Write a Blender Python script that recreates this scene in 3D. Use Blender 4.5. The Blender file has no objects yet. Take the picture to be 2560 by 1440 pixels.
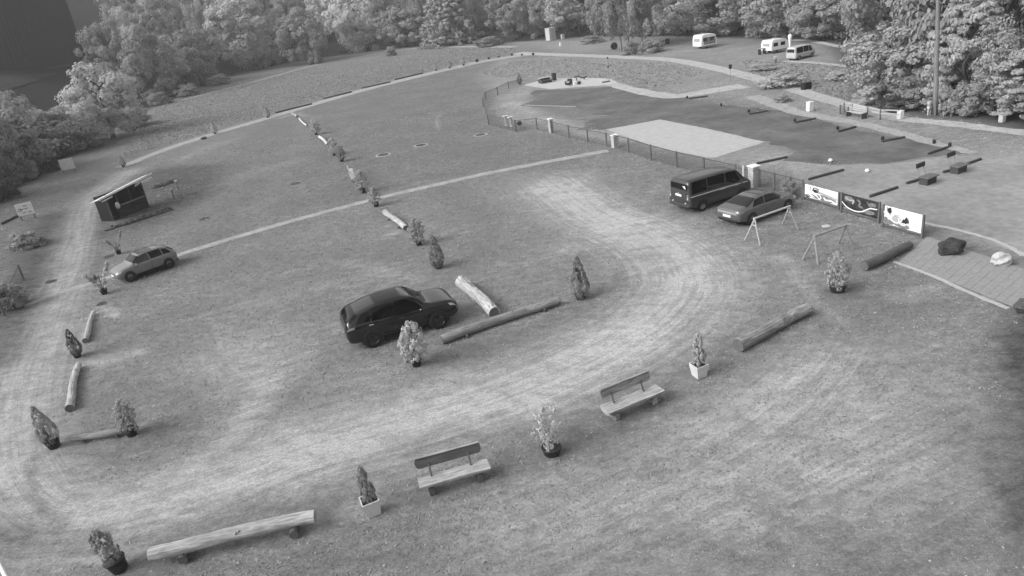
import bpy, math, random
import numpy as np
from mathutils import Vector, Matrix
random.seed(7); rng = np.random.default_rng(7)
S = bpy.context.scene; COL = S.collection
# ------------------------------------------------------------------ camera
CF, CH = 1800.0, 13.5                      # focal length in photo pixels, height in metres
PITCH, ROLL = math.radians(22.7), math.radians(-7.9)
def _R():
    r = np.array([1, 0, 0.]); up = np.array([0, math.sin(PITCH), math.cos(PITCH)]); fw = np.array([0, math.cos(PITCH), -math.sin(PITCH)])
    c, s = math.cos(ROLL), math.sin(ROLL); d = -up
    return np.array([r*c - d*s, r*s + d*c, fw])
RR = _R()
cd = bpy.data.cameras.new('camera'); cam = bpy.data.objects.new('camera', cd); COL.objects.link(cam)
cd.sensor_width = 36; cd.lens = CF/2560*36; cd.clip_start = .2; cd.clip_end = 3000
m = Matrix.Identity(4)
for i in range(3):
    m[i][0] = RR[0][i]; m[i][1] = -RR[1][i]; m[i][2] = -RR[2][i]
m[2][3] = CH
cam.matrix_world = m; S.camera = cam
# ------------------------------------------------------------------ light
SUN_DIR = Vector((.90, .34, -.62)).normalized()   # the way the light travels
W = bpy.data.worlds.new('World'); S.world = W; W.use_nodes = True
nt = W.node_tree; nt.nodes.clear()
sky = nt.nodes.new('ShaderNodeTexSky'); sky.sky_type = 'NISHITA'; sky.sun_disc = False
el = math.asin(-SUN_DIR.z); az = math.atan2(-SUN_DIR.x, -SUN_DIR.y)
sky.sun_elevation = el; sky.sun_rotation = az; sky.air_density = 1.0; sky.dust_density = 3.0
bw = nt.nodes.new('ShaderNodeRGBToBW'); bg = nt.nodes.new('ShaderNodeBackground'); wo = nt.nodes.new('ShaderNodeOutputWorld')
nt.links.new(sky.outputs[0], bw.inputs[0]); nt.links.new(bw.outputs[0], bg.inputs[0]); nt.links.new(bg.outputs[0], wo.inputs[0])
bg.inputs[1].default_value = .15
sd = bpy.data.lights.new('sun', 'SUN'); sd.energy = .75; sd.angle = math.radians(38); so = bpy.data.objects.new('sun', sd)
COL.objects.link(so); so.rotation_euler = SUN_DIR.to_track_quat('-Z', 'Y').to_euler(); so.location = (-60, -20, 60)
S.view_settings.view_transform = 'Standard'; S.view_settings.look = 'None'; S.view_settings.gamma = 1
S.view_settings.exposure = 1.25; S.view_settings.use_curve_mapping = False
S.render.engine = 'CYCLES'; S.cycles.max_bounces = 5; S.cycles.transparent_max_bounces = 8
# ------------------------------------------------------------------ terrain
def flat(u, v, z=0.0):
    d = np.array([(u-1280)/CF, (v-720)/CF, 1.]) @ RR
    t = (z-CH)/d[2]; return d*t + np.array([0, 0, CH])
EDGE_PX = [(-700, 900), (-250, 640), (0, 500), (130, 430), (240, 345), (400, 262), (560, 190), (760, 150), (1000, 120), (1280, 106), (1480, 92), (1700, 92), (1860, 96), (2060, 108), (2125, 190), (2160, 258), (2290, 292), (2420, 300), (2560, 335), (3300, 560)]
EDGE = np.array([flat(*p)[:2] for p in EDGE_PX])
def edge_out(x, y):
    """signed distance outside the wood's edge line (positive = in the wood), numpy arrays"""
    x = np.asarray(x, float); y = np.asarray(y, float); best = np.full(x.shape, 1e9); sg = np.ones(x.shape)
    for a, b in zip(EDGE[:-1], EDGE[1:]):
        d = b-a; L2 = d@d; t = np.clip(((x-a[0])*d[0]+(y-a[1])*d[1])/L2, 0, 1)
        px = a[0]+t*d[0]; py = a[1]+t*d[1]; dist = np.hypot(x-px, y-py)
        cr = d[0]*(y-a[1])-d[1]*(x-a[0])
        up = dist < best
        best = np.where(up, dist, best); sg = np.where(up, np.sign(cr), sg)
    return best*sg
def terr(x, y):
    o = edge_out(x, y); o = np.maximum(o-2, 0)
    return .40*o*o/(o+12) + .22*np.sin(np.asarray(x)*.11)*np.minimum(o*.05, 1)
def G(u, v, z=0.0):
    """where the ray through photo pixel (u, v) meets the ground raised by z"""
    d = np.array([(u-1280)/CF, (v-720)/CF, 1.]) @ RR
    p0 = flat(u, v, z) if d[2] < -1e-3 else None
    if p0 is not None and p0[1] < 400 and float(edge_out(p0[0], p0[1])) <= 2: return Vector(p0)
    t = 20.
    for _ in range(600):
        p = d*t + np.array([0, 0, CH])
        h = p[2]-z-float(terr(p[0], p[1]))
        if h <= 0.02: break
        t += max(h*1.2, .25)
        if t > 420: break
    p = d*t + np.array([0, 0, CH]); return Vector((p[0], p[1], float(terr(p[0], p[1]))+z))
def px_per_m(P):
    c = RR @ (np.array(P)-np.array([0, 0, CH])); return CF/c[2]
def height_for(u, v, top_v, z=0):
    """height in metres that reaches from (u, v) on the ground up to photo row top_v"""
    P = np.array(G(u, v, z))
    lo, hi = 0.01, 60
    for _ in range(40):
        mid = (lo+hi)/2; c = RR @ (P+np.array([0, 0, mid])-np.array([0, 0, CH])); y = 720+CF*c[1]/c[2]
        if y > top_v: lo = mid
        else: hi = mid
    return lo
# ------------------------------------------------------------------ materials
MATS = {}
def mat(name, base, var=.0, scale=8., rough=.8, metal=0., bump=0., spec=.3, stretch=(1, 1, 1), coat=0., scale2=None, var2=0., alpha_=None):
    if name in MATS: return MATS[name]
    M = bpy.data.materials.new(name); M.use_nodes = True; t = M.node_tree; b = t.nodes['Principled BSDF']
    b.inputs['Roughness'].default_value = rough; b.inputs['Metallic'].default_value = metal
    b.inputs['Specular IOR Level'].default_value = spec; b.inputs['Coat Weight'].default_value = coat
    b.inputs['Base Color'].default_value = (base, base, base, 1)
    if var or bump:
        tc = t.nodes.new('ShaderNodeTexCoord'); mp = t.nodes.new('ShaderNodeMapping'); mp.inputs['Scale'].default_value = stretch
        oi = t.nodes.new('ShaderNodeObjectInfo'); ad = t.nodes.new('ShaderNodeVectorMath'); ad.operation = 'ADD'
        ml = t.nodes.new('ShaderNodeMath'); ml.operation = 'MULTIPLY'; ml.inputs[1].default_value = 37.
        t.links.new(oi.outputs['Random'], ml.inputs[0]); t.links.new(tc.outputs['Object'], ad.inputs[0]); t.links.new(ml.outputs[0], ad.inputs[1])
        n = t.nodes.new('ShaderNodeTexNoise'); n.inputs['Scale'].default_value = scale; n.inputs['Detail'].default_value = 6
        n.inputs['Roughness'].default_value = .65
        t.links.new(ad.outputs[0], mp.inputs[0]); t.links.new(mp.outputs[0], n.inputs[0])
        mr = t.nodes.new('ShaderNodeMapRange'); mr.inputs[1].default_value = .3; mr.inputs[2].default_value = .7
        mr.inputs[3].default_value = base*(1-var); mr.inputs[4].default_value = base*(1+var); t.links.new(n.outputs[0], mr.inputs[0])
        out = mr.outputs[0]
        if var2:
            n2 = t.nodes.new('ShaderNodeTexNoise'); n2.inputs['Scale'].default_value = scale2 or 1.; n2.inputs['Detail'].default_value = 3
            t.links.new(tc.outputs['Object'], n2.inputs[0])
            m2 = t.nodes.new('ShaderNodeMapRange'); m2.inputs[1].default_value = .35; m2.inputs[2].default_value = .65
            m2.inputs[3].default_value = 1-var2; m2.inputs[4].default_value = 1+var2; t.links.new(n2.outputs[0], m2.inputs[0])
            mm = t.nodes.new('ShaderNodeMath'); mm.operation = 'MULTIPLY'; t.links.new(out, mm.inputs[0]); t.links.new(m2.outputs[0], mm.inputs[1]); out = mm.outputs[0]
        t.links.new(out, b.inputs['Base Color'])
        if bump:
            bp = t.nodes.new('ShaderNodeBump'); bp.inputs['Strength'].default_value = bump; bp.inputs['Distance'].default_value = .03
            t.links.new(n.outputs[0], bp.inputs['Height']); t.links.new(bp.outputs[0], b.inputs['Normal'])
    MATS[name] = M; return M
def leafmat(name, base, var=.35, trans=.25):
    if name in MATS: return MATS[name]
    M = bpy.data.materials.new(name); M.use_nodes = True; t = M.node_tree; b = t.nodes['Principled BSDF']
    b.inputs['Roughness'].default_value = .8; b.inputs['Specular IOR Level'].default_value = .15
    g = t.nodes.new('ShaderNodeNewGeometry'); oi = t.nodes.new('ShaderNodeObjectInfo')
    mr = t.nodes.new('ShaderNodeMapRange'); mr.inputs[3].default_value = base*(1-var); mr.inputs[4].default_value = base*(1+var)
    t.links.new(g.outputs['Random Per Island'], mr.inputs[0])
    m2 = t.nodes.new('ShaderNodeMapRange'); m2.inputs[3].default_value = .8; m2.inputs[4].default_value = 1.2; t.links.new(oi.outputs['Random'], m2.inputs[0])
    mm = t.nodes.new('ShaderNodeMath'); mm.operation = 'MULTIPLY'; t.links.new(mr.outputs[0], mm.inputs[0]); t.links.new(m2.outputs[0], mm.inputs[1])
    t.links.new(mm.outputs[0], b.inputs['Base Color'])
    tr = t.nodes.new('ShaderNodeBsdfTranslucent'); t.links.new(mm.outputs[0], tr.inputs[0])
    mx = t.nodes.new('ShaderNodeMixShader'); mx.inputs[0].default_value = trans
    t.links.new(b.outputs[0], mx.inputs[1]); t.links.new(tr.outputs[0], mx.inputs[2]); t.links.new(mx.outputs[0], t.nodes['Material Output'].inputs[0])
    MATS[name] = M; return M
LEAF_PALE = leafmat('leaf_pale', .52, .2, .45); LEAF_MID = leafmat('leaf_mid', .38, .2, .45); LEAF_DARK = leafmat('leaf_dark', .12, .3, .4); LEAF_POT = leafmat('leaf_pot', .48, .3, .45); LEAF_POTL = leafmat('leaf_pot_light', .56, .25, .45)
LEAF_FIR = leafmat('leaf_fir', .26, .4, .35)
BARK = mat('bark', .13, .4, 5, .9, bump=.6, stretch=(1, 1, .2)); BARK_PALE = mat('bark_pale', .28, .3, 5, .9, bump=.4, stretch=(1, 1, .2))
WOODL = mat('weathered_log', .40, .5, 4.5, .85, bump=1, stretch=(.35, 3, 3), scale2=.9, var2=.15)
WOODM = mat('grey_log', .25, .5, 4.5, .85, bump=1, stretch=(.35, 3, 3), scale2=.9, var2=.15)
WOODD = mat('dark_beam', .06, .3, 3, .85, bump=.4, stretch=(.4, 3, 3)); WOODK = mat('dark_bench_wood', .10, .3, 4, .8, bump=.4, stretch=(.4, 3, 3))
CUT = mat('sawn_end', .13, .3, 14, .85, bump=.3); CUTL = mat('sawn_end_pale', .34, .3, 14, .85, bump=.3)
POTB = mat('black_pot', .035, .3, 20, .6); POTW = mat('white_pot', .62, .1, 6, .6, bump=.1); SOIL = mat('soil', .05, .4, 20, .95, bump=.5)
STEEL = mat('grey_metal', .30, .15, 12, .5, .3); WHITE = mat('white_paint', .78, .06, 5, .5); WHITEG = mat('white_gloss', .85, .03, 3, .25)
BLACK = mat('black_plastic', .02, .2, 10, .5); RUBBER = mat('rubber', .018, .25, 30, .8); RIM = mat('wheel_rim', .06, .1, 5, .35, .6); RIML = mat('wheel_rim_silver', .32, .1, 5, .35, .6)
GLASS = mat('dark_glass', .004, 0, 1, .05, 0., spec=.22); GLASSG = mat('grey_glass', .015, 0, 1, .1, 0, spec=.6)
CHROME = mat('bright_trim', .7, 0, 1, .2, .8); LAMP = mat('lamp_glass', .55, .1, 20, .15, spec=.7); TAIL = mat('tail_lamp', .22, .1, 20, .2, spec=.7)
PLATE = mat('number_plate', .9, 0, 1, .4); STONE_L = mat('pale_stone', .45, .25, 5, .9, bump=.5); STONE_D = mat('dark_stone', .05, .4, 3, .9, bump=.7)
CONC = mat('concrete', .42, .2, 6, .9, bump=.3); BARN = mat('barn_board', .022, .5, 1.5, .9, bump=.3, stretch=(3, 3, .3)); BARNF = mat('barn_frame', .05, .3, 3, .9)
WIRE = mat('fence_wire', .10, .2, 10, .6, .3); POSTW = mat('fence_post_wood', .13, .3, 8, .85, bump=.4, stretch=(3, 3, .4))
# ------------------------------------------------------------------ mesh helpers
class MB:
    def __init__(s): s.v = []; s.f = []
    def add(s, vs, fs):
        o = len(s.v); s.v += [tuple(p) for p in vs]; s.f += [tuple(i+o for i in f) for f in fs]; return s
    def box(s, c, d, rz=0, M=None):
        x, y, z = [k/2 for k in d]; P = [Vector(p) for p in ((-x,-y,-z),(x,-y,-z),(x,y,-z),(-x,y,-z),(-x,-y,z),(x,-y,z),(x,y,z),(-x,y,z))]
        Rm = M if M is not None else Matrix.Rotation(rz, 3, 'Z'); P = [Rm@p+Vector(c) for p in P]
        return s.add(P, [(0,3,2,1),(4,5,6,7),(0,1,5,4),(1,2,6,5),(2,3,7,6),(3,0,4,7)])
    def bbox(s, c, d, b=.02, M=None):
        """box with chamfered edges"""
        x, y, z = [k/2 for k in d]; b = min(b, x*.9, y*.9, z*.9); vs = []; idx = {}
        for sx in (-1, 1):
            for sy in (-1, 1):
                for sz in (-1, 1):
                    for a in range(3):
                        p = [sx*(x-(b if a != 0 else 0)), sy*(y-(b if a != 1 else 0)), sz*(z-(b if a != 2 else 0))]
                        idx[(sx, sy, sz, a)] = len(vs); vs.append(p)
        fs = []
        for a in range(3):
            o = [(0, 1, 2), (1, 2, 0), (2, 0, 1)][a]
            for sg in (-1, 1):
                q = []
                for (p_, r_) in ((-1, -1), (1, -1), (1, 1), (-1, 1)):
                    k = [0, 0, 0]; k[o[0]] = sg; k[o[1]] = p_; k[o[2]] = r_; q.append(idx[(*k, a)])
                fs.append(tuple(q) if sg > 0 else tuple(q[::-1]))
            for p_ in (-1, 1):
                for r_ in (-1, 1):
                    k0 = [0, 0, 0]; k1 = [0, 0, 0]; k0[o[0]] = -1; k1[o[0]] = 1; k0[o[1]] = k1[o[1]] = p_; k0[o[2]] = k1[o[2]] = r_
                    q = (idx[(*k0, o[1])], idx[(*k1, o[1])], idx[(*k1, o[2])], idx[(*k0, o[2])]); fs.append(q if p_*r_ < 0 else q[::-1])
        for sx in (-1, 1):
            for sy in (-1, 1):
                for sz in (-1, 1):
                    q = (idx[(sx, sy, sz, 0)], idx[(sx, sy, sz, 1)], idx[(sx, sy, sz, 2)]); fs.append(q if sx*sy*sz > 0 else q[::-1])
        Rm = M if M is not None else Matrix.Identity(3)
        return s.add([Rm@Vector(p)+Vector(c) for p in vs], fs)
    def tube(s, pts, rad, n=8, caps=True, noise=0.):
        pts = [Vector(p) for p in pts]; rad = rad if hasattr(rad, '__len__') else [rad]*len(pts); vs = []; fs = []; pu = None
        for i, p in enumerate(pts):
            d = (pts[min(i+1, len(pts)-1)]-pts[max(i-1, 0)]).normalized()
            if pu is None: pu = d.orthogonal().normalized()
            u = (pu-d*pu.dot(d)).normalized(); pu = u; w = d.cross(u)
            for k in range(n):
                a = 2*math.pi*k/n; r = rad[i]*(1+random.uniform(-noise, noise)); vs.append(p+(u*math.cos(a)+w*math.sin(a))*r)
        for i in range(len(pts)-1):
            for k in range(n): fs.append((i*n+k, i*n+(k+1) % n, (i+1)*n+(k+1) % n, (i+1)*n+k))
        if caps: fs.append(tuple(range(n))[::-1]); fs.append(tuple((len(pts)-1)*n+k for k in range(n)))
        return s.add(vs, fs)
    def lathe(s, prof, n=16, c=(0, 0, 0), square=False):
        vs = []; fs = []
        for (r, z) in prof:
            for k in range(n):
                a = 2*math.pi*k/n + (math.pi/4 if square else 0); vs.append((c[0]+r*math.cos(a), c[1]+r*math.sin(a), c[2]+z))
        for i in range(len(prof)-1):
            for k in range(n): fs.append((i*n+k, i*n+(k+1) % n, (i+1)*n+(k+1) % n, (i+1)*n+k))
        fs.append(tuple(range(n))[::-1]); fs.append(tuple((len(prof)-1)*n+k for k in range(n)))
        return s.add(vs, fs)
    def grid(s, P, nx, ny):
        return s.add(P, [(j*nx+i, j*nx+i+1, (j+1)*nx+i+1, (j+1)*nx+i) for j in range(ny-1) for i in range(nx-1)])
    def mesh(s, name, m, smooth=False):
        me = bpy.data.meshes.new(name); me.from_pydata(s.v, [], s.f); me.materials.append(m)
        if smooth: me.polygons.foreach_set('use_smooth', [True]*len(me.polygons))
        me.update(); return me
    def build(s, name, m, parent=None, smooth=False):
        o = bpy.data.objects.new(name, s.mesh(name, m, smooth)); COL.objects.link(o)
        if parent: o.parent = parent
        return o
def tag(o, label, cat, group=None):
    o['label'] = label; o['category'] = cat
    if group: o['group'] = group
    return o
def thing(name, label, cat, loc, rz=0, group=None, lean=None, scale=None):
    o = bpy.data.objects.new(name, None); o.empty_display_size = .3; COL.objects.link(o); o.location = loc; o.rotation_euler = (0, 0, rz)
    if lean: o.rotation_euler = (lean[0], lean[1], rz)
    if scale: o.scale = scale if hasattr(scale, '__len__') else (scale,)*3
    return tag(o, label, cat, group)
def link(me, name, parent=None, loc=None, rot=None, scale=None):
    o = bpy.data.objects.new(name, me); COL.objects.link(o)
    if parent: o.parent = parent
    if loc is not None: o.location = loc
    if rot is not None: o.rotation_euler = rot
    if scale is not None: o.scale = scale if hasattr(scale, '__len__') else (scale,)*3
    return o
def copy_thing(root, loc, rz, label, scale=None, name=None):
    r = root.copy(); COL.objects.link(r); r.location = loc; r.rotation_euler = (0, 0, rz); r['label'] = label
    if scale: r.scale = scale if hasattr(scale, '__len__') else (scale,)*3
    for ch in root.children:
        c = ch.copy(); COL.objects.link(c); c.parent = r
        for g in ch.children:
            d = g.copy(); COL.objects.link(d); d.parent = c
    return r
def struct(o): o['kind'] = 'structure'; return o
# ------------------------------------------------------------------ ground sheet
def cr(pts, n=6):
    pts = [np.array(p, float) for p in pts]; P = [2*pts[0]-pts[1]]+pts+[2*pts[-1]-pts[-2]]; out = []
    for i in range(1, len(P)-2):
        a, b, c, d = P[i-1:i+3]
        for k in range(n):
            t = k/n; out.append(.5*((2*b)+(-a+c)*t+(2*a-5*b+4*c-d)*t*t+(-a+3*b-3*c+d)*t**3))
    out.append(pts[-1]); return np.array(out)
def wl(px, n=5): return np.array([flat(*p)[:2] for p in cr(px, n)])
def line_dist(X, Y, L):
    best = np.full(X.shape, 1e9); lat = np.zeros(X.shape)
    for a, b in zip(L[:-1], L[1:]):
        d = b-a; l = math.hypot(*d)+1e-9; t = np.clip(((X-a[0])*d[0]+(Y-a[1])*d[1])/l/l, 0, 1)
        dist = np.hypot(X-a[0]-t*d[0], Y-a[1]-t*d[1]); c_ = (d[0]*(Y-a[1])-d[1]*(X-a[0]))/l
        up = dist < best; best = np.where(up, dist, best); lat = np.where(up, c_, lat)
    return best, lat
def poly_mask(X, Y, px, soft=1.0, n=1):
    P = np.array([flat(*p)[:2] for p in px]); ins = np.zeros(X.shape, bool); best = np.full(X.shape, 1e9)
    for a, b in zip(P, np.roll(P, -1, 0)):
        cond = ((a[1] > Y) != (b[1] > Y)) & (X < (b[0]-a[0])*(Y-a[1])/(b[1]-a[1]+1e-12)+a[0]); ins ^= cond
        d = b-a; t = np.clip(((X-a[0])*d[0]+(Y-a[1])*d[1])/(d@d+1e-9), 0, 1); best = np.minimum(best, np.hypot(X-a[0]-t*d[0], Y-a[1]-t*d[1]))
    sd_ = np.where(ins, best, -best); return np.clip(.5+sd_/(2*soft), 0, 1)
TRACK = [(1390, 470), (1500, 545), (1610, 590), (1695, 650), (1715, 720), (1650, 800), (1520, 880), (1350, 955), (1150, 1025), (950, 1080), (760, 1130), (600, 1190), (430, 1245), (260, 1285), (120, 1285), (45, 1200), (30, 1080), (60, 950), (115, 800), (165, 690), (205, 590), (240, 500), (320, 430)]
INNER = [(660, 960), (625, 1040), (560, 1110), (450, 1180), (300, 1240), (180, 1280)]
WORN = [ # px line, width m, strength
    (TRACK[:11], 1.9, 1.0), (TRACK[10:16], 1.5, .85), (TRACK[15:], 1.4, .85), (INNER, .7, .6),
    ([(1300, 450), (1420, 490), (1560, 560)], 2.2, .15), ([(1540, 500), (1640, 600), (1690, 680)], 2.0, .15),
    ([(880, 1130), (600, 1250), (330, 1340)], .9, .22), ([(1180, 935), (1120, 935)], .35, .5),
    ([(250, 905), (330, 885)], .5, .55), ([(590, 860), (660, 880), (620, 950)], 1.6, .3), ([(700, 900), (560, 860)], 1.4, .15),
    ([(1330, 1000), (1300, 1030)], .25, .6), ([(1480, 560), (1520, 580)], .15, .7), ([(960, 590), (1015, 575)], .12, .6),
    ([(1700, 1090), (1900, 990), (2100, 880)], 1.2, .3), ([(1500, 1180), (1800, 1100), (2050, 1060)], 1.5, .22), ([(1900, 1020), (1830, 1060), (1750, 1100)], .35, .4),
    ([(1250, 1300), (1600, 1230), (1950, 1160), (2300, 1200)], 1.8, .22), ([(2100, 1050), (2350, 1150)], 2, .3), ([(1950, 950), (2150, 1010)], 1.1, .4), ([(1640, 1290), (1800, 1260)], .9, .35), ([(2050, 1180), (2250, 1120)], .8, .35), ([(540, 900), (680, 930)], 1.6, .35), ([(1450, 1290), (1560, 1260)], .5, .35), ([(1420, 620), (1560, 600)], .8, .4), ([(1350, 450), (1460, 440)], 1.2, .3), ([(820, 960), (960, 940)], .9, .2),
    ([(1960, 640), (2030, 740), (2100, 800)], .25, .25), ([(1940, 650), (1990, 690)], .5, .3), ([(240, 785), (205, 850)], .3, .6), ([(215, 905), (180, 930)], .3, .35), ([(250, 765), (290, 785)], .3, .5),
    ([(900, 700), (760, 720), (640, 760)], .8, .15), ([(1100, 285), (1092, 300), (1096, 325)], .12, .45), ([(700, 295), (735, 285), (760, 290)], .6, .45),
    ([(880, 660), (1040, 700)], .5, .2), ([(1500, 640), (1600, 690), (1560, 720)], .8, .2), ([(0, 1410), (120, 1398), (260, 1405)], .12, .55), ([(2250, 740), (2330, 720)], .4, .3),
    ([(470, 625), (560, 600)], .3, .2), ([(600, 345), (500, 375), (430, 420)], .9, .2), ([(740, 400), (560, 460)], 1.5, .15),
    ([(760, 1330), (900, 1270), (1000, 1250)], .3, .25), ([(450, 1250), (700, 1180), (900, 1100)], .35, .25), ([(400, 820), (600, 760), (800, 690)], .2, .2), ([(780, 290), (700, 420), (640, 560)], 1.0, .08),
    ([(1320, 300), (1370, 300), (1440, 330), (1560, 350)], .9, .35), ([(1230, 270), (1290, 260), (1340, 285)], 1.0, .3)]
DARK = [([(420, 1380), (620, 1340), (800, 1300)], .8, .45), ([(0, 1345), (130, 1345), (240, 1340)], .7, .45), ([(1040, 1230), (1150, 1215), (1280, 1180)], .6, .35), ([(560, 1260), (760, 1220), (1000, 1130), (1180, 1090)], .7, .35),  # painted shade of logs, benches, plants and cars, among strips of darker grass
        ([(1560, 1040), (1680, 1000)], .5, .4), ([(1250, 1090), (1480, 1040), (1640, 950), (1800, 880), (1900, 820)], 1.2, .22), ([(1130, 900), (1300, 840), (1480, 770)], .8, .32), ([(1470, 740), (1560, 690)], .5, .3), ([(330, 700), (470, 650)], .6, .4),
        ([(80, 1150), (90, 1250), (160, 1310)], .25, .5), ([(80, 1110), (250, 1140), (400, 1080)], 1.0, .35), ([(700, 650), (850, 640), (1000, 640)], 1.2, .18), ([(1860, 1380), (2100, 1340)], 1.0, .35), ([(1540, 1330), (1700, 1340)], .7, .3),
        ([(2180, 1430), (2330, 1390)], 1.0, .4), ([(2420, 1080), (2480, 1200), (2560, 1330)], .9, .45), ([(2350, 1290), (2480, 1380)], .5, .3), ([(1550, 1430), (1400, 1400)], .8, .25), ([(1600, 1060), (1450, 1150)], .8, .2),
        ([(130, 540), (85, 660), (55, 780), (10, 900)], 1.2, .55), ([(270, 480), (250, 600), (225, 700)], .8, .4), ([(2150, 330), (2100, 380)], 2, .1), ([(1100, 480), (1250, 560)], 1.5, .15), ([(1440, 1090), (1350, 1140)], .6, .3), ([(1960, 540), (1700, 530)], .5, .35), ([(2080, 735), (2140, 730)], .5, .4), ([(0, 1230), (70, 1350)], .6, .3),
        ([(2100, 870), (2300, 900), (2500, 900)], 1.5, .2), ([(1830, 1240), (1990, 1270)], .6, .22), ([(2200, 1240), (2350, 1320)], .6, .22), ([(700, 1440), (900, 1400), (1050, 1380)], .5, .25), ([(380, 1330), (900, 1240)], .4, .2)]
def make_ground():
    a_in = np.linspace(math.radians(-44), math.radians(44), 620); a_out = np.linspace(math.radians(44), math.radians(316), 70)[1:-1]
    A = np.concatenate([a_in, a_out]); Rr = np.concatenate([[0.5, 4], np.geomspace(9, 420, 500)]); na, nr = len(A), len(Rr)
    aa, rr = np.meshgrid(A, Rr); X = (rr*np.sin(aa)).ravel(); Y = (rr*np.cos(aa)).ravel(); Z = terr(X, Y)
    idx = np.arange(na*nr).reshape(nr, na); i0 = idx[:-1]; i1 = idx[1:]
    F = np.stack([i0, np.roll(i0, -1, 1), np.roll(i1, -1, 1), i1], -1).reshape(-1, 4)[:, ::-1]
    V = np.stack([X, Y, Z], 1); V = np.vstack([V, [[0, 0, 0]]])
    me = bpy.data.meshes.new('ground'); me.vertices.add(len(V)); me.vertices.foreach_set('co', V.ravel())
    tri = np.stack([np.full(na, len(V)-1), np.roll(idx[0], -1), idx[0]], 1)
    loops = np.concatenate([F.ravel(), tri.ravel()]); me.loops.add(len(loops)); me.loops.foreach_set('vertex_index', loops)
    tot = np.concatenate([np.full(len(F), 4), np.full(na, 3)]); st = np.concatenate([[0], np.cumsum(tot)[:-1]])
    me.polygons.add(len(tot)); me.polygons.foreach_set('loop_start', st); me.update(calc_edges=True)
    me.polygons.foreach_set('use_smooth', [True]*len(tot))
    wz = np.sin(X*.9+Y*.5)*.25+np.sin(X*.37-Y*.61)*.35
    worn = np.zeros(X.shape); dark = np.zeros(X.shape); lane = X*.35-Y*.9
    near = (np.hypot(X, Y) < 260)
    Xn, Yn = X[near], Y[near]
    for px, w, s in WORN:
        d, lt = line_dist(Xn, Yn, wl(px, 4)); g = s*np.exp(-(d/(w*1.15))**2*(.8)); worn[near] = np.maximum(worn[near], g)+np.minimum(worn[near], g)*.25
        if px is TRACK[:11] or w > 1.2 and s > .7 or px is INNER:
            lane[near] = np.where(d < 5, lt, lane[near])
    d, lt = line_dist(Xn, Yn, wl(TRACK, 4)); lane[near] = np.where(d < 9, lt, lane[near]); fade = np.clip((d-2.5)/6, 0, 1)
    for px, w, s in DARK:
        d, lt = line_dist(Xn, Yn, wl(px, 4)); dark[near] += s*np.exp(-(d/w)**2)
    def PM(px, s): return poly_mask(X, Y, px, s)
    lawn = PM([(1330, 225), (1440, 222), (1545, 215), (1700, 240), (1800, 262), (1940, 275), (2120, 320), (2300, 355), (2430, 385), (2200, 412), (2080, 412), (1915, 355), (1650, 300), (1520, 325), (1400, 320), (1310, 268)], .8)
    yard = PM([(1900, 390), (2080, 410), (2430, 388), (2600, 370), (2700, 700), (2560, 640), (2300, 560), (2000, 455)], 1.2)
    shoulder = PM([(1230, 225), (1300, 205), (1540, 205), (1540, 215), (1340, 228), (1310, 268), (1520, 325), (1650, 300), (1915, 355), (2080, 412), (1900, 420), (1500, 355), (1240, 300)], 1.0)
    upper = PM([(1190, 190), (1260, 150), (1400, 142), (1700, 150), (1900, 195), (2050, 235), (2250, 300), (2560, 345), (2700, 420), (2430, 385), (2060, 305), (1900, 262), (1540, 212), (1300, 200), (1230, 225)], 1.5)
    far = PM([(1280, 105), (1500, 100), (1750, 120), (2100, 105), (2140, 200), (2160, 258), (1950, 200), (1750, 148), (1400, 130)], 2)
    north = PM([(640, 305), (1050, 185), (1200, 155), (1220, 320), (1500, 380), (1200, 440), (940, 495), (480, 630), (480, 480)], 3)
    meadow = PM([(300, 400), (400, 262), (1280, 118), (1280, 145), (800, 250), (500, 335)], 2)
    leftd = PM([(-300, 1000), (0, 520), (250, 430), (540, 400), (560, 470), (330, 600), (130, 760), (0, 1000)], 3)  # dimmer light toward the left edge, put into the ground colour
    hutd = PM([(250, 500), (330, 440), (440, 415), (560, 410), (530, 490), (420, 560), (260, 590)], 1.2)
    se = PM([(1900, 900), (2450, 800), (2500, 1200), (2560, 1500), (1200, 1500), (1250, 1300), (1700, 1120)], 1.5)
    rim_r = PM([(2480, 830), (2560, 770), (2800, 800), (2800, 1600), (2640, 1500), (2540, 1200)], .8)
    mid = PM([(480, 640), (940, 500), (1500, 390), (1900, 470), (2300, 600), (2250, 680), (1900, 800), (1300, 900), (600, 900), (300, 800)], 3)
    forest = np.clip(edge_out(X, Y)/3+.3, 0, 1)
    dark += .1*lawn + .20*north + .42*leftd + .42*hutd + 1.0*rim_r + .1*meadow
    worn += .3*yard + .34*shoulder + .28*upper + .24*far + .26*se + .05*mid
    dark *= (1-.0*fade if False else 1)
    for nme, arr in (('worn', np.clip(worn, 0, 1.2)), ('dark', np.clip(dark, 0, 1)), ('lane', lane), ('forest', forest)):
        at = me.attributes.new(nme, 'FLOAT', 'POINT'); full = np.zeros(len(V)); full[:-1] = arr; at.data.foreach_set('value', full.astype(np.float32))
    M = bpy.data.materials.new('lawn'); M.use_nodes = True; t = M.node_tree; b = t.nodes['Principled BSDF']; b.inputs['Roughness'].default_value = .95; b.inputs['Specular IOR Level'].default_value = .1
    N = t.nodes.new; K = t.links.new
    def attr(n): a = N('ShaderNodeAttribute'); a.attribute_name = n; return a.outputs['Fac']
    def math_(op, a, b_=None, c=None):
        q = N('ShaderNodeMath'); q.operation = op
        for i, s in enumerate((a, b_, c)):
            if s is None: continue
            if isinstance(s, (int, float)): q.inputs[i].default_value = s
            else: K(s, q.inputs[i])
        return q.outputs[0]
    tc = N('ShaderNodeTexCoord').outputs['Object']
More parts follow.
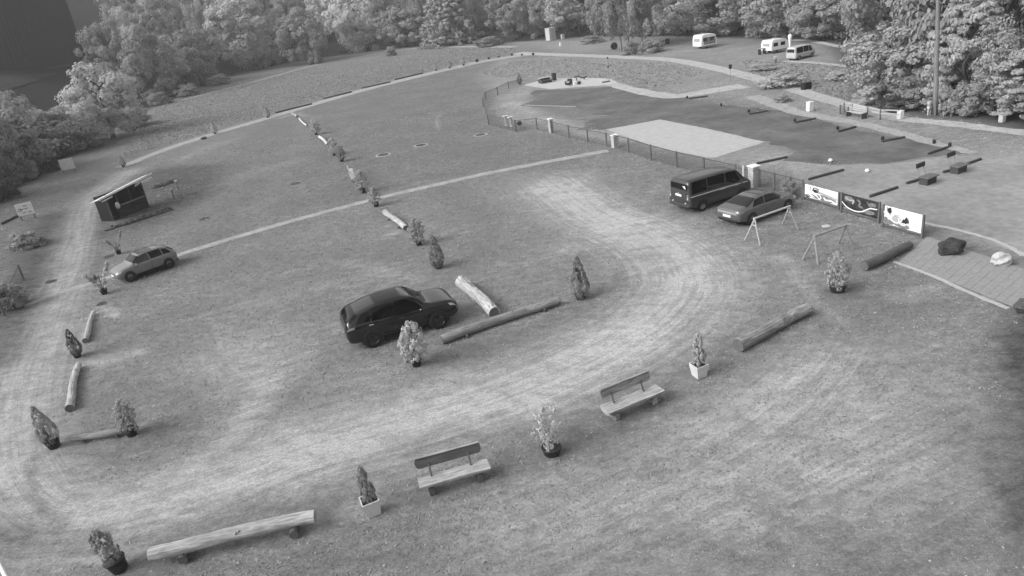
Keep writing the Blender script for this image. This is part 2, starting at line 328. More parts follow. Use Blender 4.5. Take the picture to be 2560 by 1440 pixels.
    def noise(scale, det=5, ro=.6, vec=None, st=None, rot=None):
        n = N('ShaderNodeTexNoise'); n.inputs['Scale'].default_value = scale; n.inputs['Detail'].default_value = det; n.inputs['Roughness'].default_value = ro
        v = vec or tc
        if st:
            mp = N('ShaderNodeMapping'); mp.inputs['Scale'].default_value = st; mp.inputs['Rotation'].default_value = (0, 0, rot or 0); K(v, mp.inputs[0]); v = mp.outputs[0]
        K(v, n.inputs[0]); return n.outputs[0]
    def rng_(x, a, b_, c, d):
        q = N('ShaderNodeMapRange'); K(x, q.inputs[0]); q.inputs[1].default_value = a; q.inputs[2].default_value = b_; q.inputs[3].default_value = c; q.inputs[4].default_value = d; return q.outputs[0]
    cx = N('ShaderNodeCombineXYZ'); K(math_('MULTIPLY', attr('lane'), 3.4), cx.inputs[0])
    big = noise(.22, 4, .6); n1 = noise(1.6, 6, .7, st=(.8, 1.3, 1), rot=.3); n2 = noise(9, 5, .75); n3 = noise(.75, 5, .65, st=(.75, 1.25, 1), rot=.3); streak0 = noise(1.0, 6, .75, vec=cx.outputs[0])
    cv = N('ShaderNodeVectorMath'); cv.operation = 'ADD'; K(cx.outputs[0], cv.inputs[0]); sc = N('ShaderNodeVectorMath'); sc.operation = 'SCALE'; K(tc, sc.inputs[0]); sc.inputs[3].default_value = .12; K(sc.outputs[0], cv.inputs[1]); streak = noise(1.1, 6, .75, vec=cv.outputs[0])
    wv = math_('MULTIPLY', attr('worn'), rng_(streak, .38, .62, .50, 1.2)); wv = math_('MULTIPLY', wv, rng_(n3, .36, .64, .70, 1.25))
    patch = rng_(n1, .50, .72, 0, .75); wv = math_('ADD', wv, math_('MULTIPLY', patch, rng_(big, .4, .65, .15, .6)))
    speck = rng_(noise(3.2, 5, .8), .56, .75, 0, .42); wv = math_('ADD', wv, speck)
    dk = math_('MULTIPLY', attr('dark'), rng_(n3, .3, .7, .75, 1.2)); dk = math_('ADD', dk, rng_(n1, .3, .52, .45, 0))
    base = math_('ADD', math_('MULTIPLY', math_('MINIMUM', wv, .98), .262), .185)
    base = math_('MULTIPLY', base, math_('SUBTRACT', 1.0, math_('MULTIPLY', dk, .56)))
    base = math_('MULTIPLY', base, rng_(n2, .38, .62, .82, 1.18)); base = math_('MULTIPLY', base, rng_(noise(20, 4, .8), .38, .62, .80, 1.20)); base = math_('MULTIPLY', base, rng_(big, .3, .7, .9, 1.1))
    mot = rng_(noise(3.6, 6, .75), .40, .62, .90, 1.12); base = math_('MULTIPLY', base, mot)
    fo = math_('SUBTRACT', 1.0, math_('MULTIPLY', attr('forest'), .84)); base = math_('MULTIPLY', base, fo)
    K(base, b.inputs['Base Color'])
    bp = N('ShaderNodeBump'); bp.inputs['Strength'].default_value = .55; bp.inputs['Distance'].default_value = .06
    K(math_('ADD', n2, math_('MULTIPLY', math_('MULTIPLY', streak, attr('worn')), .8)), bp.inputs['Height']); K(bp.outputs[0], b.inputs['Normal'])
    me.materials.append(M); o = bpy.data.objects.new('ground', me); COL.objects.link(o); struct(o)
make_ground()
def sheet(name, px, m, lift=.004, jit=.08, step=.6, world=None):
    P = [Vector(flat(*p)) for p in px] if world is None else [Vector(p) for p in world]; out = []
    for a, b in zip(P, P[1:]+P[:1]):
        k = max(1, int((b-a).length/step))
        for i in range(k):
            p = a.lerp(b, i/k); out.append((p.x+random.uniform(-jit, jit), p.y+random.uniform(-jit, jit), lift))
    o = MB().add(out, [tuple(range(len(out)))]).build(name, m); return o
def strip(name, px, w0, w1, m, lift=.004, jit=.06, n=8):
    L = [Vector(flat(*p)) for p in cr(px, n)]
    # resample
    pts = [L[0]]
    for a, b in zip(L[:-1], L[1:]):
        k = max(1, int((b-a).length/.7))
        for i in range(1, k+1): pts.append(a.lerp(b, i/k))
    v = []; f = []
    for i, p in enumerate(pts):
        d = (pts[min(i+1, len(pts)-1)]-pts[max(i-1, 0)]); nn = Vector((-d.y, d.x, 0)).normalized(); w = w0+(w1-w0)*i/(len(pts)-1)
        for k, s in enumerate((-.5, -.17, .17, .5)):
            q = p+nn*(w*s+(random.uniform(-jit, jit) if abs(s) == .5 else 0)); v.append((q.x, q.y, lift))
    for i in range(len(pts)-1):
        for k in range(3): f.append((i*4+k, (i+1)*4+k, (i+1)*4+k+1, i*4+k+1))
    return MB().add(v, f).build(name, m)
GRAVEL = mat('gravel', .40, .22, 1.2, .95, bump=.3, scale2=9, var2=.12); PATHM = mat('trodden_path', .33, .25, 2.2, .95, bump=.3, scale2=.5, var2=.1); KERBM = mat('path_grit', .34, .25, 2.5, .95, bump=.2)
COURTM = mat('court_sand', .42, .12, 2.0, .95, bump=.1, scale2=14, var2=.06); PAVE = mat('paving_slab', .27, .15, 6, .9, bump=.2, scale2=30, var2=.08); BAND = mat('lawn_edge_dark', .10, .3, 3, .95)
struct(strip('footpath', [(60, 765), (130, 738), (225, 708), (330, 674), (470, 630), (640, 578), (800, 533), (940, 497), (1080, 464), (1220, 433), (1380, 402), (1520, 377)], .62, 1.0, PATHM, .006))
struct(strip('path', [(300, 418), (430, 368), (560, 327), (680, 292), (800, 256), (920, 222), (1040, 192), (1120, 173), (1200, 155), (1290, 140), (1330, 135)], 1.5, 4.8, KERBM, .006, .12))
struct(strip('field_track', [(455, 250), (640, 203), (800, 160), (960, 132), (1080, 118), (1290, 117)], 1.0, 2.6, KERBM, .006, .15))
struct(strip('road', [(1290, 133), (1400, 137), (1560, 143), (1680, 150), (1780, 168), (1880, 193), (1980, 222), (2080, 252), (2180, 280), (2260, 297), (2400, 312), (2560, 332), (2800, 360)], 3.2, 1.3, GRAVEL, .008, .12))
struct(strip('side_path', [(1520, 208), (1600, 228), (1690, 240), (1790, 225), (1860, 214)], 1.6, 3.4, GRAVEL, .010, .15))
struct(strip('lawn_path', [(1880, 240), (2000, 282), (2140, 307), (2260, 337), (2340, 358), (2430, 383)], 1.7, .7, mat('lawn_path_grit', .34, .2, 2, .95), .007, .12))
struct(strip('camp_track', [(1900, 112), (2000, 100), (2110, 118)], 1.2, 1.2, GRAVEL, .007, .12))
struct(strip('camp_drive', [(1960, 153), (2050, 158), (2130, 167)], 1.0, 1.0, GRAVEL, .007, .1))
struct(sheet('dark_lawn', [(1335, 226), (1440, 223), (1545, 214), (1625, 235), (1700, 243), (1800, 262), (1940, 275), (2050, 298), (2120, 318), (2300, 355), (2432, 384), (2300, 396), (2200, 408), (2080, 410), (1960, 400), (1990, 380), (1920, 356), (1650, 299), (1517, 324), (1440, 325), (1480, 300), (1530, 292), (1450, 282), (1440, 268), (1330, 268), (1306, 262), (1345, 245), (1325, 236)], mat('dark_turf', .122, .26, 1.3, .95, bump=.2, scale2=.25, var2=.22), .004, .35, .9))
struct(sheet('gravel_yard', [(2085, 414), (2200, 412), (2300, 400), (2440, 387), (2470, 360), (2700, 400), (2700, 680), (2560, 640), (2400, 580), (2300, 558), (2150, 500), (2020, 452), (1960, 420), (2000, 412)], mat('yard_grit', .262, .22, 2.5, .95, bump=.2, scale2=.2, var2=.16), .006, .3, .9))
struct(sheet('sand_court', [(1515, 324), (1650, 299), (1760, 320), (1912, 355), (1860, 372), (1780, 396), (1650, 372)], COURTM, .012, .04))
struct(sheet('upper_terrace', [(1307, 213), (1345, 203), (1390, 196), (1460, 195), (1525, 196), (1545, 208), (1500, 214), (1440, 218), (1375, 223)], mat('terrace_gravel', .46, .1, 2, .95), .012, .06))
# shallow dark drainage slots beside the upper path
for i, (a, b) in enumerate((((690, 283), (779, 261)), ((810, 248), (878, 231)), ((905, 222), (976, 206)), ((988, 200), (1057, 184)))):
    A = Vector(flat(*a)); B = Vector(flat(*b)); d = (B-A); L = d.length
    o = thing('edging_beam', 'dark low beam lying along the upper path, ' + ('leftmost of the four', 'second of the four from the left', 'third of the four from the left', 'nearest the row of small conifers')[i], 'beam', (A+B)/2, math.atan2(d.y, d.x), 'beams edging the upper path')
    MB().bbox((0, 0, .1), (L, .35, .2), .03).build('timber', WOODD, o)
# paved terrace lower right: slabs
TC = [Vector(flat(*p)) for p in ((2248, 655), (2318, 592), (2640, 700), (2552, 775))]
def terrace():
    base = sheet('terrace', None, mat('terrace_joint', .24, .2, 8, .95), .010, .0, world=TC); struct(base)
    nx, ny = 16, 5; variants = []
    for k in range(ny):
        for i in range(nx):
            s0, s1 = (i+.008)/nx, (i+.992)/nx; t0, t1 = (k+.01)/ny, (k+.99)/ny
            def P(s, t): return TC[0].lerp(TC[3], s).lerp(TC[1].lerp(TC[2], s), t)
            c = P((s0+s1)/2, (t0+t1)/2); top = .022+random.uniform(0, .008); q = [P(s0, t0)-c, P(s1, t0)-c, P(s1, t1)-c, P(s0, t1)-c]
            mb = MB().add([(p.x, p.y, .011) for p in q]+[(p.x*.985, p.y*.985, top) for p in q], [(4, 5, 6, 7), (0, 1, 5, 4), (1, 2, 6, 5), (2, 3, 7, 6), (3, 0, 4, 7)])
            o = mb.build('paving_slab', PAVE, base); o.location = (c.x, c.y, 0)
terrace()
struct(strip('kerb', [(2235, 655), (2330, 690), (2430, 735), (2520, 772)], .22, .22, mat('kerb_grit', .42, .15, 6, .9), .016, .02))
struct(strip('kerb.001', [(2300, 556), (2400, 577), (2500, 607), (2560, 640)], .28, .22, mat('kerb_grit', .42), .016, .05))
# ------------------------------------------------------------------ foliage meshes
def leaves(centres, radii, per, size, squash=.75, seed=1, outb=.6, drop=0.):
    r = np.random.default_rng(seed); V = []; n = 0
    C = np.repeat(np.array(centres, float), per, 0); Rd = np.repeat(np.array(radii, float), per)
    D = r.normal(size=C.shape); D /= np.linalg.norm(D, axis=1)[:, None]; rad = Rd*np.power(r.uniform(.25, 1, len(C)), .45)
    off = D*rad[:, None]; off[:, 2] *= squash; P = C+off
    ctr = np.array(centres).mean(0); out = P-ctr; out /= np.linalg.norm(out, axis=1)[:, None]+1e-6
    Nn = D*.95+out*outb*.8+r.normal(size=C.shape)*.28; Nn[:, 2] += .3; Nn /= np.linalg.norm(Nn, axis=1)[:, None]
    T = np.cross(Nn, r.normal(size=C.shape)); T /= np.linalg.norm(T, axis=1)[:, None]+1e-6; B = np.cross(Nn, T)
    T[:, 2] -= drop; s = size*r.uniform(.6, 1.35, len(C))[:, None]
    Q = np.stack([P-T*s-B*s*.35, P+B*s*.75-T*s*.1, P+T*s*1.1, P-B*s*.75+T*s*.1], 1).reshape(-1, 3)
    return Q
def quads_mesh(name, Q, m):
    n = len(Q)//4; me = bpy.data.meshes.new(name); me.vertices.add(len(Q)); me.vertices.foreach_set('co', np.asarray(Q, np.float32).ravel())
    me.loops.add(len(Q)); me.loops.foreach_set('vertex_index', np.arange(len(Q))); me.polygons.add(n); me.polygons.foreach_set('loop_start', np.arange(n)*4)
    me.update(calc_edges=True); me.materials.append(m); return me
def crown(kind, seed, m, dens=1.0):
    """unit crown: about 1 high (z 0.15..1), radius about .5; leaf clumps spread through it"""
    r = np.random.default_rng(seed); C = []; Rd = []
    if kind == 'round':
        n = int(95*dens)
        while len(C) < n:
            p = r.normal(size=3); p /= np.linalg.norm(p); k = r.uniform(.45, 1)**.5; h = p[2]
            w = .40*(1+.22*math.sin(3*math.atan2(p[1], p[0])+seed)+.15*math.sin(5*math.atan2(p[1], p[0])+seed*2)); C.append((p[0]*w*k, p[1]*w*k, .47+h*.45*k)); Rd.append(r.uniform(.07, .13))
        Q = leaves(C, Rd, int(150), .0155, .75, seed)
    elif kind == 'layered':
        n = int(110*dens)
        for i in range(n):
            z = r.uniform(.12, .98); w = .46*math.sqrt(max(.02, 1-((z-.42)/.6)**2)); a = r.uniform(0, 6.28); k = r.uniform(.5, 1)
            C.append((math.cos(a)*w*k, math.sin(a)*w*k, z-.05*k)); Rd.append(r.uniform(.06, .12))
        Q = leaves(C, Rd, 95, .0165, .32, seed, drop=.25)
    elif kind == 'fir':
        for z in np.linspace(.12, .97, 22):
            w = .30*(1-z)**.8+.02; nb = int(4+9*(1-z))
            for j in range(nb):
                a = j*6.28/nb+r.uniform(-.3, .3)+z*20; L = w*r.uniform(.75, 1.1)
                for q in np.linspace(.25, 1, 4): C.append((math.cos(a)*L*q, math.sin(a)*L*q, z-.10*q*q+r.uniform(-.01, .01))); Rd.append(.035*(1.2-q*.4))
        Q = leaves(C, Rd, 16, .016, .45, seed, drop=.5)
    elif kind == 'droop':
        n = int(90*dens)
        for i in range(n):
            z = r.uniform(.28, .98); w = .44*math.sqrt(max(.03, 1-((z-.55)/.48)**2)); a = r.uniform(0, 6.28); k = r.uniform(.3, 1)
            for q in range(2): C.append((math.cos(a)*w*k, math.sin(a)*w*k, z-.06*q)); Rd.append(r.uniform(.045, .085))
        Q = leaves(C, Rd, 60, .014, 1.3, seed, drop=.6)
    elif kind == 'bush':
        n = int(60*dens)
        for i in range(n):
            a = r.uniform(0, 6.28); z = r.uniform(.05, .85); w = .5*math.sqrt(max(.05, 1-(z-.1)**2))*r.uniform(.3, 1)
            C.append((math.cos(a)*w, math.sin(a)*w, z*.9)); Rd.append(r.uniform(.1, .2))
        Q = leaves(C, Rd, 90, .028, .8, seed)
    return quads_mesh('crown_'+kind, Q, m)
def trunk_mesh(seed, top=.75, r0=.022, m=BARK, limbs=6, lo=.35):
    r = random.Random(seed); mb = MB(); pts = [(r.uniform(-.012, .012)*i, r.uniform(-.012, .012)*i, top*i/6) for i in range(7)]; pts[0] = (0, 0, -.02)
    mb.tube(pts, [r0*(1.25-.9*i/6) if i else r0*1.5 for i in range(7)], 8)
    for k in range(limbs):
        z = lo+(top-lo)*k/max(1, limbs)*.95; a = r.uniform(0, 6.28); L = r.uniform(.16, .28)
        mb.tube([(0, 0, z), (math.cos(a)*L*.5, math.sin(a)*L*.5, z+L*.35), (math.cos(a)*L, math.sin(a)*L, z+L*.6)], [r0*.45, r0*.3, r0*.12], 5)
    return mb.mesh('trunk', m, True)
CR = {'round': [crown('round', s, LEAF_MID) for s in (1, 2, 3)], 'pale': [crown('round', s, LEAF_PALE) for s in (11, 12)], 'layered': [crown('layered', s, LEAF_PALE, 1.6) for s in (4, 5)],
      'fir': [crown('fir', s, LEAF_FIR) for s in (6, 7)], 'firp': [crown('fir', 8, LEAF_MID)], 'droop': [crown('droop', s, LEAF_MID) for s in (9, 10)], 'bush': [crown('bush', s, LEAF_MID) for s in (21, 22)], 'bushd': [crown('bush', 23, LEAF_DARK)], 'bushp': [crown('bush', 24, LEAF_PALE)]}
TM = {k: trunk_mesh(i, **kw) for i, (k, kw) in enumerate({'round': {}, 'layered': dict(lo=.15), 'fir': dict(top=.93, limbs=0), 'droop': dict(top=.85, r0=.012, m=BARK_PALE)}.items())}
TM['pale'] = TM['round']; TM['firp'] = TM['fir']
tk = 0
def tree(kind, u, v, top, wpx, label, group=None, name='tree', trunk=True, P=None, H=None, Wd=None):
    """one tree: foot at photo pixel (u, v), top at row top, crown about wpx photo pixels wide"""
    global tk; tk += 1
    P = P or G(u, v); H = H or height_for(u, v, top); Wd = Wd or wpx/px_per_m(P)
    o = thing(name, label, 'bush' if kind.startswith('bush') else 'tree', P, random.uniform(0, 6.28), group)
    k0 = {'fir': .66, 'firp': .66, 'bush': 1.0, 'bushd': 1., 'bushp': 1.}.get(kind, .9); sc = (Wd/k0, Wd/k0, H)
    link(random.choice(CR[kind]), 'foliage' if kind.startswith('bush') else 'crown', o, scale=sc)
    if trunk and kind in TM: link(TM[kind], 'trunk', o, scale=(H*.9, H*.9, H))
    return o
# hand-placed trees and bushes along the wood's edge: kind, foot u, v, top v, width px, label
for a in [
  ('pale', 285, 345, 142, 190, 'tall rounded pale tree standing out at the left wood edge beside the dark building'),
  ('pale', 165, 385, 262, 170, 'broad pale bushy tree between the white panel and the tall rounded tree'),
  ('pale', 405, 240, 75, 150, 'pale rounded tree just right of the tall one at the left wood edge'),
  ('round', 505, 215, 65, 130, 'grey-leaved tree third along the left wood edge above the meadow'),
  ('pale', 640, 175, -40, 190, 'large pale tree over the start of the upper meadow track'),
  ('round', 770, 160, 10, 130, 'mid-grey tree in the gap before the brightest tree at the top'),
  ('pale', 900, 128, -70, 150, 'brightest curly-leaved tree at the top of the meadow'),
  ('firp', 1130, 112, -110, 190, 'pale feathery conifer with hanging branches left of the white cabin'),
  ('round', 1015, 118, 0, 120, 'grey tree between the brightest tree and the feathery conifer'),
  ('round', 1290, 98, -60, 130, 'dense grey tree just left of the white cabin'),
  ('droop', 1553, 128, -60, 150, 'birch with a pale straight trunk above the curve of the road'),
  ('droop', 1572, 118, -40, 110, 'thin birch close behind the straight pale-trunked one'),
  ('droop', 1607, 122, -50, 130, 'birch with a leaning pale trunk by the small white ball lamp'),
  ('round', 1440, 82, -70, 160, 'tree with overhanging crown behind the folded white parasol'),
  ('round', 1810, 88, -60, 190, 'broad dark-footed tree right behind the white camper'),
  ('round', 1700, 88, -50, 140, 'grey tree left of the white camper'),
  ('round', 1930, 92, -70, 190, 'grey tree directly behind the caravan pair'),
  ('round', 2060, 100, -40, 170, 'grey tree right of the caravan pair'),
  ('pale', 2222, 248, 36, 225, 'broad pale layered tree left of the utility pole'),
  ('layered', 2402, 262, -20, 170, 'tall layered tree with a visible trunk right of the utility pole'),
  ('layered', 2565, 292, 110, 160, 'pale layered tree cut by the right edge'),
  ('round', 2490, 270, 30, 160, 'grey tree behind the layered ones at the right edge'),
  ('bush', 40, 440, 250, 190, 'wide low bush at the far left edge above the white sign'),
  ('bushp', 60, 400, 262, 200, 'pale low foliage mass at the left edge above the notice board'),
  ('bushp', 215, 372, 300, 120, 'pale bushy skirt under the tall rounded pale tree'),
  ('bushp', 330, 318, 262, 110, 'pale bushy skirt right under the tall rounded pale tree'),
  ('bush', 400, 262, 226, 56, 'dark hedge-like bush at the meadow edge, right of the tall rounded tree'),
  ('bush', 470, 240, 205, 56, 'dark hedge-like bush second along the meadow edge'),
  ('bush', 550, 212, 180, 56, 'dark hedge-like bush third along the meadow edge'),
  ('bushd', 10, 500, 440, 100, 'dark scrub at the left edge above the thin beam'),
  ('bush', 70, 618, 572, 80, 'clipped bush on the verge below the leftmost white sign'),
  ('bushp', 1960, 216, 170, 115, 'round shrub above the dark box beside the road'),
  ('bushp', 1905, 176, 154, 60, 'low shrub left of the round shrub below the caravans'),
  ('bushp', 2165, 262, 210, 60, 'pale shrub under the left side of the broad layered tree'),
  ('bushp', 2105, 200, 168, 70, 'pale low shrub between the caravans and the broad layered tree'),
  ('bushd', 2250, 270, 232, 120, 'dark undergrowth bush at the foot of the broad layered tree'),
  ('bush', 1955, 255, 234, 40, 'little round shrub on the lawn between the road and the dark lawn'),
  ('bushd', 140, 425, 385, 45, 'dark small bush left of the white panel on the slope'),
  ('bush', 790, 160, 115, 36, 'slim bush on the meadow edge below the brightest tree'),
  ('bush', 978, 140, 112, 30, 'pale tuft of shrub on the meadow track'),
  ('bushp', 1085, 118, 88, 60, 'pale shrub at the foot of the feathery conifer'),
  ('bush', 1220, 116, 88, 70, 'grey shrub between the feathery conifer and the white cabin'),
  ('bush', 1625, 132, 92, 60, 'shrub clump at the foot of the birches'),
  ('bush', 1580, 136, 98, 44, 'small shrub between the birch trunks'),
  ('bush', 30, 770, 700, 90, 'straggly bush at the left edge above the light footpath'),
  ('bush', 1480, 108, 84, 60, 'low shrub on the mound left of the tyre')]:
    tree(*a, name='bush' if a[0].startswith('bush') else 'tree')
# the rest of the wood behind them
def wood():
    n = 0; pts = []
    r = random.Random(5); tries = 0
    while n < 280 and tries < 9000:
        tries += 1; ang = math.radians(r.uniform(-48, 48)); dist = r.uniform(60, 330); x = math.sin(ang)*dist; y = math.cos(ang)*dist
        o = float(edge_out(x, y))
        if o < 3.5 or o > 75: continue
        # leave the clearing where the dark building stands
        c = RR@np.array([x, y, float(terr(x, y))-CH]); u = 1280+CF*c[0]/c[2]; v = 720+CF*c[1]/c[2]
        if c[2] <= 0 or u < -350 or u > 2900: continue
        if u < 240 and v < 345: continue
        if any((x-a)**2+(y-b)**2 < (s*.85)**2 for a, b, s in pts): continue
        kd = r.choices(['round', 'pale', 'droop', 'fir'], [6, 2, 1, 1])[0]; H = r.uniform(12, 18)*(1.2 if o > 25 else 1)
        if u < 300: H = min(H, max(2.5, (v-(238-.3*u))/(CF/c[2])))
        Wd = H*r.uniform(.5, .72) if kd != 'fir' else H*.42
        s = Wd*.66; pts.append((x, y, s)); n += 1
        far = o > 22
        lb = {'round': 'full leafy tree in the dense wood behind the grounds', 'pale': 'pale leafy tree in the dense wood behind the grounds', 'droop': 'slim birch in the dense wood behind the grounds', 'fir': 'dark conifer in the dense wood behind the grounds'}[kd]
        pl = [w for lim, w in ((420, 'at the far left beside the barn'), (800, 'above the start of the field track'), (1250, 'above the bend of the upper path'), (1650, 'behind the white cabin and the birches'), (1850, 'behind the white camper'), (2110, 'behind the caravan and minibus'), (9999, 'behind the utility pole at the right')) if u < lim][0]
        lb = lb.replace('in the dense wood behind the grounds', 'of the dense wood '+pl)
        tree(kd, 0, 0, 0, 0, lb, lb, 'tree', True, Vector((x, y, float(terr(x, y))-.2)), H, Wd)
    k = 0
    while k < 75:   # undergrowth along the wood's edge
        i = r.randrange(1, len(EDGE)-1); a, b = EDGE[i-1], EDGE[i]; t = r.random(); p = a+(b-a)*t; d = (b-a)/np.linalg.norm(b-a); nrm = np.array([-d[1], d[0]]); o = r.uniform(1, 9); p = p+nrm*o
        c = RR@np.array([p[0], p[1], -CH]); u = 1280+CF*c[0]/c[2]; v = 720+CF*c[1]/c[2]; k += 1
        if u < 230 and v < 260: continue
        if c[2] < 10 or u < -200 or u > 2800: continue
        kd = r.choice(['bush', 'bushd', 'bush']); h = r.uniform(1.2, 3.2)
        lb = 'dark leafy bush in the undergrowth' if kd == 'bushd' else 'grey leafy bush in the undergrowth'
        pl = [w for lim, w in ((420, 'at the far left'), (800, 'above the field track'), (1250, 'above the bend of the upper path'), (1650, 'near the white cabin and birches'), (2110, 'behind the camper and caravans'), (9999, 'near the utility pole')) if u < lim][0]
        lb = lb+' '+pl
        tree(kd, 0, 0, 0, 0, lb, lb, 'bush', False, Vector((p[0], p[1], float(terr(p[0], p[1])))), h, h*r.uniform(.9, 1.4))
wood()
# ------------------------------------------------------------------ dark building upper left
def building():
    A = G(-60, 178); B = G(222, 168); d = B-A; L = d.length; o = thing('barn', 'large dark windowless barn behind the trees at the upper left', 'building', (A+B)/2-Vector((0, 0, .6)), math.atan2(d.y, d.x))
    ppm = px_per_m(A); H = 225/ppm; D = L*.5; n = 26
    MB().box((0, D/2+.1, H/2), (L-.3, D, H)).build('wall_core', BARN, o)
    bm = MB().bbox((0, 0, H/2), (L/n*.95, .1, H), .03).mesh('board', BARN)
    for i in range(n): link(bm, 'board', o, ((i+.5)*L/n-L/2, random.uniform(-.01, .02), random.uniform(-.05, .05)))
    MB().bbox((0, -.12, .25), (L, .2, .5), .03).build('plinth', BARNF, o)
    mb = MB(); e = .8; mb.add([(-L/2-e, -e, H), (L/2+e, -e, H), (L/2+e, D+e, H), (-L/2-e, D+e, H), (-L/2-e, D/2, H+3), (L/2+e, D/2, H+3)], [(0, 1, 5, 4), (2, 3, 4, 5), (0, 4, 3), (1, 2, 5), (3, 2, 1, 0)]); mb.build('roof', BARNF, o)
building()
# dark pond-like hollow under the barn
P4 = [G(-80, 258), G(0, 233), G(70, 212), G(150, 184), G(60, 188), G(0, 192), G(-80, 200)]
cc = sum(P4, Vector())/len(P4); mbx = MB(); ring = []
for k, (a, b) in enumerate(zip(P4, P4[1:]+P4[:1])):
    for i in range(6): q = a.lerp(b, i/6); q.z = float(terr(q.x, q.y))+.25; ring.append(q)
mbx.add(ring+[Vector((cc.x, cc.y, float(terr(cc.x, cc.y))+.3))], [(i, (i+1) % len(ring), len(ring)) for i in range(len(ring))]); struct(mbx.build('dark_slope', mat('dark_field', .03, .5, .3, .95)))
# ------------------------------------------------------------------ vehicles
def interp(xs, ys, x):
    """smooth monotone cubic through the stations"""
    xs = np.array(xs, float); ys = np.array(ys, float); h = np.diff(xs); dl = np.diff(ys)/h; m_ = np.zeros(len(xs)); m_[0] = dl[0]; m_[-1] = dl[-1]
    for i in range(1, len(xs)-1): m_[i] = 0 if dl[i-1]*dl[i] <= 0 else 2*dl[i-1]*dl[i]/(dl[i-1]+dl[i])
    i = int(np.clip(np.searchsorted(xs, x)-1, 0, len(h)-1)); t = (x-xs[i])/h[i]
    return (2*t**3-3*t**2+1)*ys[i]+(t**3-2*t**2+t)*h[i]*m_[i]+(-2*t**3+3*t**2)*ys[i+1]+(t**3-t**2)*h[i]*m_[i+1]
class Body:
    """st rows: x, bottom z, shoulder z, top z, half width, half width at the top"""
    def __init__(s, st): s.c = list(zip(*st)); s.x0, s.x1 = st[0][0], st[-1][0]
    def par(s, x): return [float(interp(s.c[0], s.c[i], x)) for i in range(1, 6)]
    def prof(s, x):
        zb, zs, zt, w, wt = s.par(x); h = zs-zb
        return [(0, zb), (w*.80, zb), (w*.94, zb+.03), (w*.985, zb+h*.22), (w, zb+h*.5), (w*.995, zb+h*.75), (w*.975, zs-.05), (w*.945, zs), (w*.945+(wt-w*.945)*.34, zs+(zt-zs)*.36), (w*.945+(wt-w*.945)*.7, zs+(zt-zs)*.7), (wt, zs+(zt-zs)*.90), (wt*.90, zs+(zt-zs)*.975), (wt*.6, zt), (0, zt+.008)]
    def pt(s, x, k, sg, off=0.):
        P = s.prof(x); i = int(min(max(k, 0), len(P)-1.001)); f = k-i; y = P[i][0]*(1-f)+P[i+1][0]*f; z = P[i][1]*(1-f)+P[i+1][1]*f
        v = Vector((x, sg*y, z))
        if off:
            a = s.pt(x+.02, k, sg); b = s.pt(x, k+.05, sg); n = (a-v).cross(b-v); n.normalize(); c = Vector((x*.6, 0, .6))
            if n.dot(v-c) < 0: n = -n
            v = v+n*off
        return v
    def mesh(s, m, parent, name='body', n=64):
        mb = MB(); rows = []; X = np.linspace(s.x0, s.x1, n)
        for x in X:
            P = s.prof(x); rows.append([(x, y, z) for y, z in P]+[(x, -y, z) for y, z in P[-2:0:-1]])
        k = len(rows[0]); vs = [p for r in rows for p in r]; fs = [(i*k+j, i*k+(j+1) % k, (i+1)*k+(j+1) % k, (i+1)*k+j) for i in range(n-1) for j in range(k)]
        fs.append(tuple(range(k))[::-1]); fs.append(tuple((n-1)*k+j for j in range(k)))
        return mb.add(vs, [f[::-1] for f in fs]).build(name, m, parent, True)
    def side(s, sg, poly, m, parent, name, off=.008, nx=14, nk=6):
        """panel on the flank: poly = (x at low rear, x at low front, x at high rear, x at high front, k low, k high)"""
        a, b, c, d, k0, k1 = poly; P = []
        for j in range(nk):
            t = j/(nk-1); k = k0+(k1-k0)*t
            for i in range(nx): q = i/(nx-1); x = (a+(b-a)*q)*(1-t)+(c+(d-c)*q)*t; P.append(s.pt(x, k, sg, off))
        return MB().grid(P, nx, nk).build(name, m, parent, True)
    def over(s, xa, xb, k, m, parent, name, off=.01, bow=.0, n=8, kb=None):
        """panel across the car from flank to flank between x=xa and x=xb (windscreen, rear window, roof glass)"""
        P = []; kb = kb or k; K_ = 15
        for i in range(n):
            t = i/(n-1); kk = k+(kb-k)*t
            for j in range(K_):
                q = j/(K_-1)*2-1; sg = 1 if q >= 0 else -1; x = xa+(xb-xa)*t+bow*(q*q); k_ = 13-(13-kk)*abs(q)
                P.append(s.pt(x, min(k_, 12.99), sg, off))
        return MB().grid(P, K_, n).build(name, m, parent, True)
def wheel(parent, x, y, r, w, rim, sg):
    o = link(WH[0], 'wheel', parent, (x, y, r), (0, 0, 0 if sg < 0 else math.pi), (r, w, r)); link(WH[1+rim], 'rim', o)
    return o
